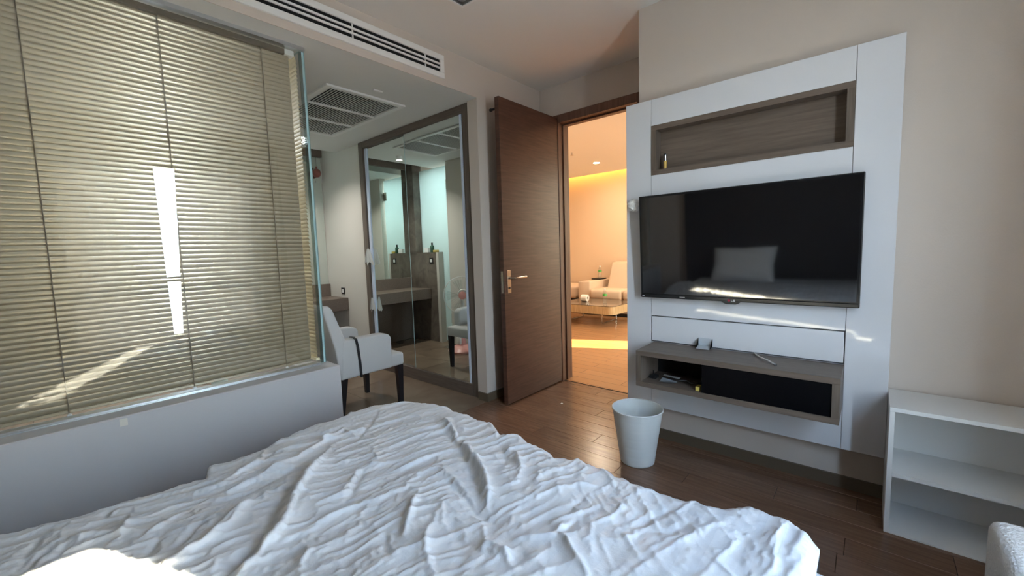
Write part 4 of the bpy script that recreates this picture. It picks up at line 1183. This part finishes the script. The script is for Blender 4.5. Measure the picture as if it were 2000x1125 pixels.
part('apron', prism(bmesh.new(), rounded(tx0, ty0, tx1, ty1, 0.09), 'z', 0.19, 0.305), M_tablewood, ct, 40)
part('glass_top', prism(bmesh.new(), rounded(tx0 + 0.004, ty0 + 0.004, tx1 - 0.004, ty1 - 0.004, 0.088), 'z', 0.305, 0.313), M_tableglass, ct, 40)
for y in (3.04, 3.64):
    bm = bmesh.new(); tube(bm, [(5.54, y, 0.19), (5.54, y, 0.012), (5.56, y, 0.008), (5.98, y, 0.008), (6.0, y, 0.012), (6.0, y, 0.19)], 0.008, 8)
    part('leg_loop', bm, M_steel, ct, 40)
tp = thing('toilet_roll', 'white paper roll lying on the coffee table', 'paper roll', (5.62, 3.38, 0.313))
part('roll', lathe(bmesh.new(), [(0.02, -0.05), (0.052, -0.05), (0.055, -0.047), (0.055, 0.047), (0.052, 0.05), (0.02, 0.05), (0.02, -0.05)], (5.62, 3.38, 0.368), 'y', 28), M_paper, tp, 40)


def bottle(x, y, z, label):
    b = thing('water_bottle', label, 'bottle', (x, y, z))
    part('body', lathe(bmesh.new(), [(0.0, 0.002), (0.030, 0), (0.032, 0.01), (0.032, 0.13), (0.028, 0.16), (0.013, 0.195), (0.012, 0.205)], (x, y, z), 'z', 20), M_petglass, b, 50)
    part('paper_band', lathe(bmesh.new(), [(0.0325, 0.105), (0.0328, 0.105), (0.0328, 0.14), (0.0325, 0.14)], (x, y, z), 'z', 20), M_green, b, 50)
    part('cap', lathe(bmesh.new(), [(0.0, 0.222), (0.0145, 0.222), (0.0145, 0.203), (0.0, 0.203)], (x, y, z), 'z', 16), M_paper, b, 50)


bottle(5.60, 3.02, 0.313, 'clear water bottle with green band on the coffee table')
sf = thing('sofa', 'beige corner sofa along the far living room wall', 'sofa', (6.5, 3.3, 0))
part('base', B((6.22, 1.9, 0.06), (6.98, 3.86, 0.28), 0.02, 2), M_sofa, sf, 50)
part('seat_cushion', B((6.16, 3.03, 0.28), (6.80, 3.62, 0.45), 0.05, 4), M_sofa, sf, 60)
part('seat_cushion', B((6.16, 2.30, 0.28), (6.80, 3.02, 0.45), 0.05, 4), M_sofa, sf, 60)
part('arm', B((6.20, 3.63, 0.06), (6.98, 3.86, 0.575), 0.015, 2), M_sofa, sf, 50)
bm = prism(bmesh.new(), [(6.56, 0.43), (6.80, 0.43), (6.98, 0.84), (6.92, 0.90), (6.76, 0.88)], 'y', 2.45, 3.50, 0.03, 3)
part('back_cushion', bm, M_sofa, sf, 60)
part('feet_rail', B((6.26, 1.95, 0.0), (6.95, 3.80, 0.06)), M_black, sf)
of = thing('ottoman', 'beige seat block left of the sofa arm', 'ottoman', (6.55, 4.4, 0))
part('seat', B((6.26, 3.95, 0.26), (6.95, 4.90, 0.48), 0.05, 4), M_sofa, of, 60)
part('plinth', B((6.32, 4.00, 0.0), (6.9, 4.85, 0.26)), M_black, of)
single('dark_tray', B((6.62, 3.66, 0.577), (6.86, 3.84, 0.60), 0.004, 1), M_black, 'small dark tray on the sofa arm', 'tray')
bottle(6.72, 3.60 + 0.12, 0.60, 'clear bottle with green band standing on the sofa arm tray')
ld = thing('living_downlight', 'round lit downlight in the living room ceiling', 'downlight', (5.99, 3.354, CZ))
part('rim', lathe(bmesh.new(), [(0.045, 0.0), (0.06, -0.004), (0.062, 0.0)], (5.99, 3.354, CZ), 'z', 28), M_white, ld, 40)
part('lamp', lathe(bmesh.new(), [(0.0, -0.003), (0.045, -0.003), (0.046, 0.0)], (5.99, 3.354, CZ), 'z', 28), M_down, ld, 40)
for i, (x, y, e) in enumerate(((5.99, 3.354, 12), (5.2, 1.6, 11), (4.0, 2.0, 12))):  # first beam belongs to the downlight; the other two are added out of view
    l = bpy.data.lights.new('living_lamp_and_fill', 'AREA'); l.shape = 'DISK'; l.size = 0.09; l.energy = e; l.color = (1.0, 0.82, 0.60)
    o = bpy.data.objects.new('living_lamp_and_fill', l); COL.objects.link(o); o.location = (x, y, CZ - 0.012)
spk = thing('sprinkler', 'small ceiling sprinkler head in the living room', 'sprinkler', (5.09, 3.235, CZ))
part('stem', tube(bmesh.new(), [(5.09, 3.235, CZ), (5.09, 3.235, CZ - 0.035)], 0.008, 8), M_steel, spk)
part('deflector', lathe(bmesh.new(), [(0.0, -0.036), (0.024, -0.036), (0.024, -0.039), (0.0, -0.039)], (5.09, 3.235, CZ), 'z', 16), M_steel, spk)
